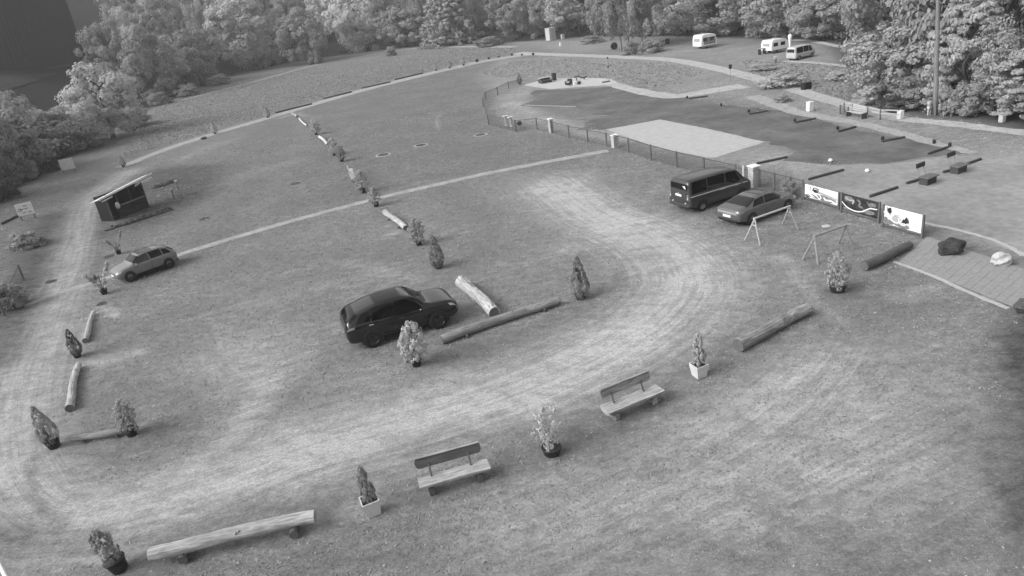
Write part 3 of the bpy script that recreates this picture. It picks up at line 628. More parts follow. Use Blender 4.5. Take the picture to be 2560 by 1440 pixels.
def wheel_meshes():
    t = MB(); prof = [(.60, -.5), (.93, -.5), (.985, -.42), (1, -.2), (1, .2), (.985, .42), (.93, .5), (.60, .5)]; n = 28; vs = []; fs = []
    for i, (r, y) in enumerate(prof):
        for k in range(n): a = 2*math.pi*k/n; vs.append((r*math.cos(a), y, r*math.sin(a)))
    for i in range(len(prof)-1):
        for k in range(n): fs.append((i*n+k, i*n+(k+1) % n, (i+1)*n+(k+1) % n, (i+1)*n+k))
    t.add(vs, fs); out = [t.mesh('tyre', RUBBER, True)]
    for mt in (RIM, RIML):
        m2 = MB(); n = 24; vs = [(.62*math.cos(2*math.pi*k/n), -.46, .62*math.sin(2*math.pi*k/n)) for k in range(n)]+[(.56*math.cos(2*math.pi*k/n), -.36, .56*math.sin(2*math.pi*k/n)) for k in range(n)]
        m2.add(vs, [(k, (k+1) % n, n+(k+1) % n, n+k) for k in range(n)]+[tuple(range(n, 2*n))])
        for k in range(5):
            a = 2*math.pi*k/5; M3 = Matrix.Rotation(-a, 3, 'Y'); m2.box(M3@Vector((.30, -.42, 0)), (.52, .07, .13), M=M3)
        m2.tube([(0, -.37, 0), (0, -.47, 0)], .12, 10); out.append(m2.mesh('rim', mt))
    return out
WH = wheel_meshes()
def arch(parent, B, x, r, sg, R_):
    w = B.par(x)[3]; mb = MB(); n = 22; vs = []
    for k in range(n+1):
        a = math.pi*(-.12)+math.pi*1.24*k/n
        for rr_ in (r*.5, r*1.1): px_ = x+rr_*math.cos(a); pz = R_+rr_*math.sin(a); vs.append((px_, sg*(w+.006), pz))
    fs = [(2*k, 2*k+1, 2*k+3, 2*k+2) for k in range(n)]
    mb.add(vs, fs); return mb.build('wheel_arch', BLACK, parent)
def mirror(parent, B, x, sg, m):
    zb, zs, zt, w, wt = B.par(x); mb = MB().bbox((x, sg*(w+.10), zs+.06), (.12, .22, .15), .04); return mb.build('door_mirror', m, parent, False)
def paint(name, v, rough=.25, coat=.6, metal=.2): return mat(name, v, .06, 3, rough, metal, spec=.5, coat=coat)
def car_frame(name, label, wr, wf, wb, hw, near):
    """wr, wf: photo pixels where the near-side rear / front wheels touch the ground"""
    A = Vector(flat(*wr)); Bv = Vector(flat(*wf)); d = (Bv-A); s = d.length/wb; d.normalize(); nrm = Vector((-d.y, d.x, 0)); mid = (A+Bv)/2
    if near < 0: c = mid+nrm*hw*s      # near side is the car's right (-y)
    else: c = mid-nrm*hw*s
    return thing(name, label, 'car', c, math.atan2(d.y, d.x), None, None, s), s
def suv():
    o, s = car_frame('parked_car', 'black sloping-roof SUV parked beside the two crossed logs', (937, 868), (1101, 821), 2.82, .92, -1)
    P = paint('black_paint', .007, .15, .45, .0)
    B = Body([(-2.38, .54, .92, 1.02, .76, .64), (-2.32, .40, 1.06, 1.20, .90, .74), (-2.18, .36, 1.11, 1.33, .95, .76), (-2.0, .34, 1.12, 1.45, .97, .74), (-1.6, .32, 1.12, 1.58, .98, .73), (-1.1, .30, 1.11, 1.68, .98, .73), (-.5, .30, 1.09, 1.74, .98, .76), (.15, .30, 1.07, 1.73, .98, .76), (.5, .30, 1.07, 1.63, .98, .76), (1.05, .30, 1.08, 1.25, .98, .79), (1.25, .30, 1.08, 1.18, .98, .82), (1.7, .34, 1.06, 1.15, .98, .83), (2.05, .38, 1.0, 1.09, .95, .80), (2.28, .44, .90, .99, .87, .72), (2.38, .56, .78, .84, .76, .62)])
    B.mesh(P, o)
    for sg in (-1, 1):
        B.side(sg, (-.33, .93, -.28, .44, 7.1, 10.0), GLASS, o, 'side_window'); B.side(sg, (-1.30, -.40, -1.2, -.35, 7.1, 10.1), GLASS, o, 'side_window'); B.side(sg, (-1.95, -1.37, -1.68, -1.27, 7.2, 9.6), GLASS, o, 'side_window')
        for x in (-1.41, 1.41): arch(o, B, x, .41, sg, .41); wheel(o, x, sg*(.975-.10), .41, .25, 0, sg)
        mirror(o, B, .72, sg, P)
        B.side(sg, (-1.45, -1.25, -1.45, -1.25, 5.6, 5.85), CHROME, o, 'door_handle', .02, 4, 2); B.side(sg, (-.2, 0, -.2, 0, 5.5, 5.75), mat('dark_trim', .05), o, 'door_handle', .02, 4, 2)
        B.side(sg, (-1.0, .95, -1.0, .95, 2.6, 3.1), BLACK, o, 'sill_trim', .012, 10, 3)
        h = B.side(sg, (1.98, 2.24, 1.92, 2.1, 5.6, 6.9), LAMP, o, 'headlight', .01, 5, 4); B.side(sg, (-2.33, -2.05, -2.3, -2.0, 5.5, 6.3), TAIL, o, 'tail_light', .01, 5, 4)
    B.over(.98, .48, 8.4, GLASS, o, 'windscreen', .012, -.08, kb=10.2); B.over(-2.24, -1.85, 8.6, GLASS, o, 'rear_window', .012, .05, kb=9.8)
    B.over(-1.0, .1, 11.3, GLASS, o, 'roof_window', .012)
    MB().bbox((-2.365, 0, .78), (.03, .52, .12), .01).build('number_plate', mat('plate_grey', .35), o)
    MB().bbox((-2.30, 0, .42), (.12, 1.3, .14), .05).build('bumper', mat('bumper_silver', .18, 0, 1, .4), o)
    for sg in (-1, 1): MB().tube([(-2.33, sg*.55, .36), (-2.42, sg*.55, .36)], .05, 10).build('exhaust_pipe', CHROME, o)
    MB().bbox((2.36, 0, .6), (.05, .8, .16), .02).build('grille', BLACK, o)
def estate():
    o, s = car_frame('parked_car', 'silver estate car parked across the light footpath at the left', (427, 671), (331, 705), 2.75, .90, 1)
    o.scale = (s, s, s*1.12); P = paint('silver_paint', .21, .35, .5, .3)
    B = Body([(-2.15, .55, .86, .92, .72, .55), (-2.08, .38, .95, 1.05, .84, .62), (-1.9, .30, .97, 1.22, .88, .62), (-1.55, .24, .97, 1.40, .90, .62), (-.9, .22, .96, 1.50, .91, .62), (-.1, .22, .94, 1.51, .91, .62), (.4, .22, .93, 1.42, .91, .62), (.85, .22, .92, 1.14, .91, .68), (1.15, .22, .91, .99, .91, .74), (1.6, .26, .87, .93, .90, .74), (2.0, .32, .76, .82, .82, .68), (2.2, .46, .66, .70, .62, .5)])
    B.mesh(P, o)
    for sg in (-1, 1):
        B.side(sg, (-.25, .92, -.15, .5, 7.3, 9.8), GLASSG, o, 'side_window'); B.side(sg, (-1.15, -.32, -1.1, -.22, 7.3, 9.8), GLASS, o, 'side_window'); B.side(sg, (-1.8, -1.22, -1.5, -1.17, 7.3, 9.5), GLASS, o, 'side_window')
        for x in (-1.375, 1.375): arch(o, B, x, .35, sg, .35); wheel(o, x, sg*(.89-.10), .35, .22, 0, sg)
        mirror(o, B, .78, sg, P); B.side(sg, (1.85, 2.12, 1.75, 2.0, 5.5, 6.8), LAMP, o, 'headlight', .01, 5, 4); B.side(sg, (-2.12, -1.95, -2.1, -1.9, 5.2, 6.9), TAIL, o, 'tail_light', .01, 5, 4)
        B.side(sg, (-1.05, 1.05, -1.05, 1.05, 1.9, 3.1), BLACK, o, 'sill_trim', .012, 10, 3)
        MB().tube([(-1.5, sg*.58, 1.42), (-1.4, sg*.60, 1.52), (.1, sg*.60, 1.55), (.35, sg*.6, 1.47)], .018, 6).build('roof_rail', CHROME, o)
        for x in (-.27, -1.18): B.side(sg, (x, x+.02, x, x+.02, 3.2, 7.1), BLACK, o, 'door_gap', .006, 2, 6)
    B.over(.92, .48, 8.3, GLASS, o, 'windscreen', .012, -.08, kb=10.2); B.over(-2.02, -1.66, 8.6, GLASS, o, 'rear_window', .012, .05, kb=10); B.over(-.7, .3, 11.2, GLASS, o, 'roof_window', .012)
    MB().bbox((-2.1, 0, .38), (.14, 1.5, .2), .05).build('bumper', BLACK, o)
    MB().bbox((2.21, 0, .55), (.04, .5, .11), .01).build('number_plate', PLATE, o)
def sedan():
    o, s = car_frame('parked_car', 'dark grey curved-roof saloon parked right beside the dark van', (1880, 563), (1969, 529), 2.9, .92, -1)
    P = paint('dark_grey_paint', .13, .3, .6, .3)
    B = Body([(-2.38, .50, .82, .90, .70, .55), (-2.30, .36, .93, 1.00, .86, .68), (-2.0, .30, .95, 1.06, .92, .70), (-1.5, .24, .95, 1.20, .94, .68), (-1.0, .22, .95, 1.34, .94, .64), (-.35, .22, .94, 1.42, .94, .62), (.2, .22, .93, 1.41, .94, .62), (.6, .22, .92, 1.30, .94, .65), (1.0, .22, .92, 1.06, .94, .74), (1.3, .22, .90, .98, .94, .76), (1.8, .26, .84, .91, .92, .74), (2.2, .34, .72, .78, .82, .66), (2.38, .46, .62, .66, .62, .5)])
    B.mesh(P, o)
    for sg in (-1, 1):
        B.side(sg, (-.35, 1.0, -.25, .5, 7.3, 9.7), GLASS, o, 'side_window'); B.side(sg, (-1.35, -.42, -1.0, -.32, 7.3, 9.6), GLASS, o, 'side_window')
        for x in (-1.45, 1.45): arch(o, B, x, .36, sg, .36); wheel(o, x, sg*(.915-.10), .36, .23, 0, sg)
        mirror(o, B, .82, sg, P); B.side(sg, (-2.34, -2.1, -2.3, -2.0, 5.3, 6.6), TAIL, o, 'tail_light', .012, 5, 4); B.side(sg, (2.0, 2.28, 1.95, 2.2, 5.4, 6.8), LAMP, o, 'headlight', .01, 5, 4)
        B.side(sg, (-1.0, 1.05, -1.0, 1.05, 1.9, 2.9), BLACK, o, 'sill_trim', .012, 10, 3); B.side(sg, (-.37, -.35, -.37, -.35, 3.2, 7.1), BLACK, o, 'door_gap', .006, 2, 6)
    B.over(1.04, .58, 8.3, GLASS, o, 'windscreen', .012, -.08, kb=10.2); B.over(-1.78, -.95, 8.4, GLASSG, o, 'rear_window', .012, .06, kb=10)
    B.over(-.5, .3, 11.2, GLASSG, o, 'roof_window', .012)
    MB().bbox((-2.40, 0, .62), (.03, .54, .13), .01).build('number_plate', PLATE, o); MB().bbox((-2.36, 0, .80), (.07, 1.35, .13), .015).build('chrome_strip', CHROME, o)
    MB().bbox((-2.30, 0, .36), (.14, 1.35, .16), .05).build('diffuser', BLACK, o)
def van():
    A = Vector(flat(1757, 528)); d = (Vector(flat(1862, 457, .95))-Vector(flat(1737, 495, .95))).normalized(); d.z = 0; d.normalize(); nrm = Vector((-d.y, d.x, 0))
    s = 1.0; c = A+d*1.5*s+nrm*.93*s; o = thing('parked_van', 'dark passenger van with a pale stripe along its side, parked by the fence', 'van', c, math.atan2(d.y, d.x), None, None, s)
    P = paint('van_paint', .05, .35, .5, .2)
    B = Body([(-2.42, .45, 1.05, 1.70, .86, .70), (-2.38, .34, 1.08, 1.86, .93, .76), (-2.2, .30, 1.10, 1.94, .95, .77), (-1.5, .28, 1.10, 1.97, .95, .77), (0, .28, 1.10, 1.97, .95, .77), (.9, .28, 1.09, 1.93, .95, .76), (1.3, .28, 1.08, 1.78, .95, .74), (1.75, .28, 1.07, 1.36, .94, .76), (2.0, .30, 1.05, 1.16, .92, .78), (2.3, .36, .92, 1.0, .86, .72), (2.46, .50, .75, .80, .70, .6)])
    B.mesh(P, o)
    for sg in (-1, 1):
        for a in ((-2.2, -1.1, -2.15, -1.1), (-1.02, .25, -1.02, .25), (.33, 1.5, .33, 1.12)): B.side(sg, (*a, 7.2, 9.85), GLASS, o, 'side_window')
        for x in (-1.5, 1.5): arch(o, B, x, .35, sg, .35); wheel(o, x, sg*(.92-.10), .35, .22, 1, sg)
        mirror(o, B, 1.35, sg, P)
        B.side(sg, (-2.36, 2.0, -2.36, 2.0, 5.72, 5.98), WHITE, o, 'side_stripe', .01, 20, 2)
        B.side(sg, (-.15, .25, -.15, .25, 5.45, 6.2), mat('emblem_grey', .45), o, 'side_emblem', .014, 6, 4); B.side(sg, (.95, 1.25, .95, 1.25, 5.45, 6.2), mat('emblem_grey', .45), o, 'side_emblem', .014, 6, 4)
        MB().bbox((-2.43, sg*.76, .98), (.05, .13, .34), .02).build('tail_light', TAIL, o); MB().bbox((-2.44, sg*.76, .92), (.05, .11, .12), .02).build('reversing_light', LAMP, o)
        MB().bbox((-2.445, sg*.55, .62), (.03, .11, .09), .02).build('rear_reflector', LAMP, o)
        B.side(sg, (.28, .30, .28, .30, 3.2, 7.1), BLACK, o, 'door_gap', .006, 2, 6); B.side(sg, (-1.06, -1.04, -1.06, -1.04, 3.2, 7.1), BLACK, o, 'door_gap', .006, 2, 6)
    B.over(1.72, 1.22, 8.3, GLASS, o, 'windscreen', .012, -.08, kb=10)
    Mx = Matrix.Rotation(math.radians(-4), 3, 'Y'); MB().bbox((-2.41, 0, 1.46), (.03, 1.46, .56), .06, M=Mx).build('rear_window', GLASS, o)
    MB().bbox((-2.435, .05, 1.03), (.03, .52, .12), .01).build('number_plate', PLATE, o); MB().bbox((-2.435, .05, 1.16), (.03, .09, .09), .02).build('badge', CHROME, o)
    MB().bbox((-2.40, 0, .46), (.16, 1.75, .22), .06).build('bumper', mat('bumper_dark', .05), o)
    MB().add([(-2.46, -.34, 1.64), (-2.46, -.58, 1.66), (-2.455, -.62, 1.45), (-2.455, -.52, 1.50), (-2.455, -.40, 1.58)], [(0, 1, 2, 3, 4)]).build('window_patch', WHITE, o)  # flat white patch on the rear window
suv(); estate(); sedan(); van()
def caravan(u0, v0, ang, L, Wd, H, label, name='caravan', cat='caravan', mm=WHITE, win=True, front_bright=True):
    P = Vector(flat(u0, v0)); o = thing(name, label, cat, P, ang); mb = MB(); n = 12
    prof = [(-L/2, .45), (-L/2, H*.55), (-L/2+.12, H-.15), (-L/2+.35, H), (L/2-.6, H), (L/2-.2, H-.2), (L/2, H*.55), (L/2, .45)]
    for y in (-Wd/2, Wd/2):
        pass
    vs = [(x, -Wd/2, z) for x, z in prof]+[(x, Wd/2, z) for x, z in prof]; k = len(prof)
    mb.add(vs, [tuple(range(k)), tuple(range(k, 2*k))[::-1]]+[(i, i+k, (i+1) % k+k, (i+1) % k) for i in range(k)]); mb.build('body', mm, o)
    for sg in (-1, 1):
        if win:
            for x in (-L*.25, L*.18): MB().bbox((x, sg*(Wd/2+.015), H*.66), (L*.26, .04, H*.26), .05).build('window', GLASS, o)
        MB().bbox((L*.02, sg*(Wd/2+.02), H*.5-.1), (.55, .03, H*.72), .03).build('door', mat('door_white', .6), o) if not win else None
        wheel(o, -.1*L/4, sg*(Wd/2-.14), .32, .2, 1, sg)
        MB().bbox((0, sg*(Wd/2+.01), .42), (L*.9, .03, .12), .02).build('skirt', mat('skirt_grey', .2), o)
    MB().bbox((-L/2-.01, 0, H*.66), (.04, Wd*.62, H*.22), .04).build('window', mat('pale_window', .35, 0, 1, .2), o)
    MB().bbox((0, 0, H+.06), (.5, .5, .12), .03).build('roof_vent', mat('vent_grey', .5), o)
    return o
dirx = lambda a, b: math.atan2((Vector(flat(*b))-Vector(flat(*a))).y, (Vector(flat(*b))-Vector(flat(*a))).x)
def camper():
    o = caravan(1762, 120, math.radians(20), 3.0, 2.3, 2.15, 'white camper with dark side windows parked alone at the wood edge', 'camper_van', 'camper van')
    MB().bbox((.1, -1.17, 1.2), (2.3, .03, 1.1), .06).build('side_panel', mat('side_grey', .22, .2, 3), o); MB().box((1.52, 0, .42), (.1, 1.5, .3)).build('bumper', BLACK, o)
def camp():
    caravan(1936, 131, math.radians(20), 2.9, 2.1, 1.8, 'bright white caravan at the left of the parked pair below the wood', mm=WHITEG)
    P = Vector(flat(2002, 146)); a = math.radians(28); o = thing('minibus', 'white and grey minibus parked at the right of the caravan pair', 'minibus', P, a, None, None, .80)
    B = Body([(-2.42, .45, 1.05, 1.80, .86, .74), (-2.38, .34, 1.08, 1.98, .95, .80), (-2.2, .30, 1.10, 2.05, .97, .80), (0, .28, 1.10, 2.1, .97, .8), (.9, .28, 1.09, 2.05, .97, .8), (1.3, .28, 1.08, 1.9, .97, .78), (1.85, .28, 1.07, 1.36, .96, .76), (2.3, .36, .92, 1.0, .86, .72), (2.46, .50, .75, .80, .70, .6)])
    B.mesh(paint('minibus_paint', .5, .4, .2, 0.), o)
    for sg in (-1, 1):
        for q in ((-2.1, -.6, -2.1, -.6), (-.5, .7, -.5, .7), (.8, 1.6, .8, 1.2)): B.side(sg, (*q, 7.0, 9.9), GLASS, o, 'side_window')
        for x in (-1.5, 1.5): arch(o, B, x, .35, sg, .35); wheel(o, x, sg*(.94-.1), .35, .22, 1, sg)
    B.over(1.75, 1.25, 8.3, GLASS, o, 'windscreen', .012, -.05, kb=10); MB().bbox((-2.42, 0, 1.5), (.04, 1.4, .5), .05).build('rear_window', GLASSG, o)
    P = Vector(flat(1974, 138)); o = thing('sun_umbrella', 'white umbrella with a round white top between caravan and minibus', 'umbrella', P)
    MB().tube([(0, 0, 0), (0, 0, 2.0)], .04, 8).build('pole', WHITE, o); MB().lathe([(.02, 2.75), (.22, 2.6), (.3, 2.4), (.22, 2.15), (.12, 1.2), (.1, .6)][::-1], 12).build('canopy', WHITEG, o, True)
    P = Vector(flat(1905, 136)); o = thing('garden_chair', 'dark folding chair and table left of the bright white caravan', 'chair', P, .4)
    MB().bbox((0, 0, .8), (1.1, .7, .06), .02).build('table_top', mat('camp_grey', .35), o)
    for x in (-.45, .45): MB().box((x, 0, .4), (.08, .5, .8)).build('leg', BLACK, o)
    P = Vector(flat(1939, 158)); o = thing('wooden_post', 'short pale post with a lighter top in front of the caravans', 'post', P)
    MB().tube([(0, 0, 0), (0, 0, .55)], .14, 8).build('post', POSTW, o); MB().bbox((0, 0, .72), (.42, .42, .34), .04).build('cap', mat('cap_grey', .4), o)
camper(); camp()
# ------------------------------------------------------------------ logs
def log(name, label, a, b, r, m=WOODM, cutm=CUT, zc=None, taper=.85, rough=.05, supports=None, group='logs bounding the car park', sunk=.0, kink=.05):
    """a, b: photo pixels of the two ends' centre line; r in metres"""
    z = r*.9 if zc is None else zc; A = Vector(flat(a[0], a[1], z)); B = Vector(flat(b[0], b[1], z)); d = B-A; L = d.length
    o = thing(name, label, 'log', ((A+B)/2).xy.to_3d(), math.atan2(d.y, d.x), group); n = max(8, int(L/.28)); mb = MB(); pts = []; rad = []
    for i in range(n+1):
        t = i/n; pts.append((-L/2+L*t, kink*math.sin(t*5+L)+random.uniform(-.006, .006), z+random.uniform(-.006, .006))); rad.append(r*(1-(1-taper)*t)*(1+random.uniform(-rough, rough)))
    mb.tube(pts, rad, 14, True, rough*.9)
    for q in range(int(L*1.6)):
        x = random.uniform(-.45, .45)*L; a_ = random.uniform(0, 3.1); rr_ = r*.9; mb.tube([(x, math.cos(a_)*rr_*.7, z+math.sin(a_)*rr_*.7), (x+random.uniform(-.06, .06), math.cos(a_)*rr_*1.12, z+math.sin(a_)*rr_*1.12)], [r*random.uniform(.18, .34), r*.08], 6)
    mb.build('trunk_log', m, o, False)
    for x, rr_, sg in ((pts[0], rad[0], -1), (pts[-1], rad[-1], 1)):
        MB().tube([(x[0]+sg*.002, x[1], x[2]), (x[0]+sg*.012, x[1], x[2])], rr_*.95, 14).build('cut_end', cutm, o)
    for sx in supports or []:
        MB().tube([(sx*L/2, -r*1.5, z*.42), (sx*L/2, r*1.5, z*.42)], max(.06, (z-r)*.6), 10).build('support', WOODK, o)
    return o
log('log_bench', 'long pale log raised on two short blocks in the foreground at the lower left', (376, 1383), (788, 1290), .20, WOODL, CUTL, .42, .95, .05, (-.62, .72))
log('log', 'long grey log crossing in front of the black car, meeting the pale stump end', (1103, 848), (1396, 750), .21, WOODM, CUT, .22, .85, .05, (-.62, .70))
log('log', 'thick pale split log lying just in front of the black car', (1155, 702), (1237, 782), .29, WOODL, CUT, .27, .9, .12)
log('log', 'thick rough log between the white-potted conifer and the right lawn', (1843, 862), (2020, 772), .27, WOODM, CUT, .25, .8, .09)
log('log', 'dark log beside the paved terrace, below the banner boards', (2160, 665), (2276, 612), .22, WOODK, CUT, .22, .85, .05)
log('log', 'thin log between two potted plants at the lower left corner of the parking', (177, 1097), (305, 1076), .12, WOODM, CUTL, .22, 1.1, .05, (-.5, .8))
log('log', 'smooth straight log pointing down to the leaning potted bush at the left', (170, 1022), (196, 912), .17, WOODL, CUT, .17, .8, .02)
log('log', 'slim log above the narrow dark conifer at the left', (211, 852), (235, 780), .14, WOODL, CUT, .14, .8, .02)
log('log', 'pale round log just below the crossing of the footpath and the plant row', (964, 530), (1015, 570), .19, WOODL, CUT, .25, .95, .02, (-.4, .6))
log('log', 'short bright log in the plant row above the dark potted pair', (799, 342), (820, 360), .15, mat('bright_log', .6, .12, 4, .8), CUT, .2, .95, .02)
log('log', 'thin bright log near the top of the plant row', (747, 296), (766, 314), .10, mat('bright_log', .6), CUT, .15, .95, .02)
log('log', 'smallest log at the very top end of the plant row', (731, 283), (742, 291), .14, WOODL, CUT, .15, .95, .02)
log('log', 'short upright-looking branch stump left of the silver car', (233, 690), (238, 712), .10, WOODK, CUT, .1, .9, .03)
# ------------------------------------------------------------------ benches
def bench(label, a, b, ba, bb, m=WOODL, backm=WOODK, seat_d=.52, back_h=.34, two=False):
    zs = .45; A = Vector(flat(a[0], a[1], zs)); B = Vector(flat(b[0], b[1], zs)); d = B-A; L = d.length; mid = (A+B)/2; rz = math.atan2(d.y, d.x)
    o = thing('bench', label, 'bench', (mid.x, mid.y, 0), rz, 'half-log benches by the drive'); n = 12; mb = MB(); vs = []; k = 9
    for i in range(n+1):
        x = -L/2+L*i/n
        for j in range(k):
            t = math.pi*j/(k-1); rr_ = seat_d/2*(1+random.uniform(-.03, .03)); vs.append((x, -math.cos(t)*rr_, zs-.02-math.sin(t)*.16 if 0 < j < k-1 else zs+random.uniform(-.006, .006)))
    fs = [(i*k+j, i*k+(j+1) % k, (i+1)*k+(j+1) % k, (i+1)*k+j) for i in range(n) for j in range(k)]+[tuple(range(k)), tuple(n*k+j for j in range(k))[::-1]]
    mb.add(vs, fs); mb.build('seat', m, o)
    inv = o.matrix_basis.inverted() if False else None
    y = .36; zb = .86
    P0 = Vector(flat(ba[0], ba[1], zb))-Vector((mid.x, mid.y, 0)); P1 = Vector(flat(bb[0], bb[1], zb))-Vector((mid.x, mid.y, 0)); Rz = Matrix.Rotation(-rz, 3, 'Z'); p0 = Rz@P0; p1 = Rz@P1; xa, xb = p0.x, p1.x; y = max(.25, min(.6, (p0.y+p1.y)/2))
    Mx = Matrix.Rotation(math.radians(-12), 3, 'X'); cx = (xa+xb)/2; Lb = abs(xb-xa)
    # back plank with rounded ends
    mb = MB(); out = []
    for sgn in (1, -1):
        for j in range(7):
            t = -math.pi/2+math.pi*j/6; out.append((cx+sgn*(Lb/2-back_h*.3)+sgn*math.cos(t)*back_h*.3, 0, sgn*math.sin(t)*back_h/2))
    pts = [Mx@Vector((p[0]-cx, s_*.03, p[2]))+Vector((cx, y, zb)) for s_ in (-1, 1) for p in out]; q = len(out)
    mb.add(pts, [tuple(range(q)), tuple(range(q, 2*q))[::-1]]+[(i, q+i, q+(i+1) % q, (i+1) % q) for i in range(q)]); mb.build('backrest', backm, o)
    MB().tube([(cx-Lb/2+.04, y-.01, zb+back_h/2+.005), (cx+Lb/2-.04, y-.01, zb+back_h/2+.005)], .028, 6).build('top_edge', m, o)
    for sx in (-.3, .3):
        MB().tube([(cx+sx*Lb, y-.03, zb-.05), (cx+sx*Lb, .12, .40)], .03, 6).build('back_strut', WOODK, o)
        MB().bbox((sx*L*1.15, 0, .15), (.18, seat_d*.8, .30), .02).build('leg', WOODM if two else WOODK, o)
    return o
bench('half-log bench between the white square pot and the loose potted bush', (1046, 1207), (1222, 1158), (1036, 1160), (1201, 1116))
bench('half-log bench with a broken wavy backrest, right of the loose potted bush', (1512, 1024), (1650, 968), (1500, 985), (1624, 937), WOODL, WOODM, .56, .32, True)
bench('small worn bench in the middle of the plant row above the footpath', (885, 447), (876, 421), (903, 448), (884, 414), WOODL, WOODM, .3, .2)
def yard_bench(label, u, v, ang):
    P = Vector(flat(u, v)); o = thing('yard_bench', label, 'bench', P, ang, 'dark benches in the gravel yard')
    MB().bbox((0, 0, .44), (1.05, .62, .07), .02).build('seat', mat('dark_seat', .13, .2, 6), o); MB().bbox((0, .05, .2), (.9, .5, .4), .02).build('base', WOODD, o)
    MB().bbox((-.1, .5, 1.05), (.85, .06, .28), .05, M=Matrix.Rotation(-.15, 3, 'X')).build('backrest', WOODD, o)
    for x in (-.35, .2): MB().tube([(x, .34, .4), (x, .50, .95)], .025, 6).build('back_post', STEEL, o)
yard_bench('dark bench with raised backrest, nearer of the two in the gravel yard', 2321, 459, math.radians(28))
yard_bench('dark bench with raised backrest, farther of the two in the gravel yard', 2397, 431, math.radians(28))
# ------------------------------------------------------------------ beams, small posts
BEAMS = [((2021, 451), (2109, 427), 'longest dark beam lying behind the banner boards'), ((2174, 494), (2244, 471), 'dark beam between the banner boards and the nearer yard bench'),
         ((2266, 461), (2304, 450), 'short dark beam touching the nearer yard bench'), ((2358, 433), (2381, 427), 'short dark beam touching the farther yard bench'), ((2418, 412), (2452, 400), 'dark beam beyond the farther yard bench'),
         ((1892, 411), (1968, 395), 'thin dark beam behind the white-capped gate pillar'), ((2320, 387), (2370, 370), 'dark beam at the right tip of the dark lawn'), ((2204, 356), (2262, 345), 'dark beam second from the right tip of the dark lawn'),
         ((2096, 331), (2140, 319), 'dark beam right of the bench by the road'), ((1988, 308), (2040, 298), 'dark beam below the left white box on the lawn'), ((1873, 287), (1920, 279), 'dark beam on the upper edge of the dark lawn, left part'), ((1722, 248), (1770, 242), 'dark beam beside the pale side path')]
for a, b, lb in BEAMS:
    A = Vector(flat(*a)); B = Vector(flat(*b)); d = B-A; L = d.length; o = thing('parking_beam', lb, 'beam', (A+B)/2, math.atan2(d.y, d.x), 'low beams marking the yard and lawn')
    MB().bbox((0, 0, .075), (L, .15, .15), .03).build('timber', WOODD, o)
for (u, v, lb) in ((1987, 304, 'dark stub post above the beam left of centre'), (2094, 324, 'dark stub post beside the beam by the roadside bench'), (2206, 350, 'dark stub post beside the second beam from the lawn tip'), (2335, 359, 'left of two dark stub posts near the lawn tip'), (2374, 367, 'right of two dark stub posts near the lawn tip'), (1872, 281, 'dark stub post beside the upper-left beam on the lawn'), (1803, 265, 'lone dark stub post on the upper lawn edge'), (1718, 246, 'dark stub post beside the pale side path')):
    o = thing('stub_post', lb, 'post', Vector(flat(u, v)), 0, 'dark stub posts on the lawn edge'); MB().lathe([(.09, 0), (.11, .14), (.11, .22), (.07, .27), (.02, .28)], 10).build('post', BLACK, o, True)
for (u, v, lb) in ((2076, 405, 'small white ball marker at the lower edge of the dark lawn'), (2168, 431, 'small white ball marker on the yard gravel')):
    o = thing('marker', lb, 'marker', Vector(flat(u, v)), 0, 'white ball markers'); MB().lathe([(.05, 0), (.13, .06), (.15, .13), (.1, .21), (.02, .24)], 12).build('ball', WHITE, o, True)
# ------------------------------------------------------------------ potted plants
def pot_mesh(kind):
    if kind == 'round': return MB().lathe([(.19, 0), (.21, .02), (.27, .36), (.30, .38), (.30, .43), (.26, .43), (.25, .37)], 18).mesh('pot', POTB, True)
    if kind == 'wide': return MB().lathe([(.28, 0), (.30, .02), (.36, .26), (.39, .28), (.39, .32), (.35, .32), (.34, .28)], 18).mesh('pot', POTB, True)
    return MB().lathe([(.26, 0), (.27, .01), (.37, .50), (.37, .53), (.33, .53), (.32, .44)], 4, square=True).mesh('pot', POTW)
POTS = {k: pot_mesh(k) for k in ('round', 'wide', 'square')}
SOILM = {'round': MB().lathe([(.25, .365), (.25, .372)], 14).mesh('soil', SOIL), 'wide': MB().lathe([(.34, .275), (.34, .282)], 14).mesh('soil', SOIL), 'square': MB().lathe([(.315, .45), (.315, .455)], 4, square=True).mesh('soil', SOIL)}
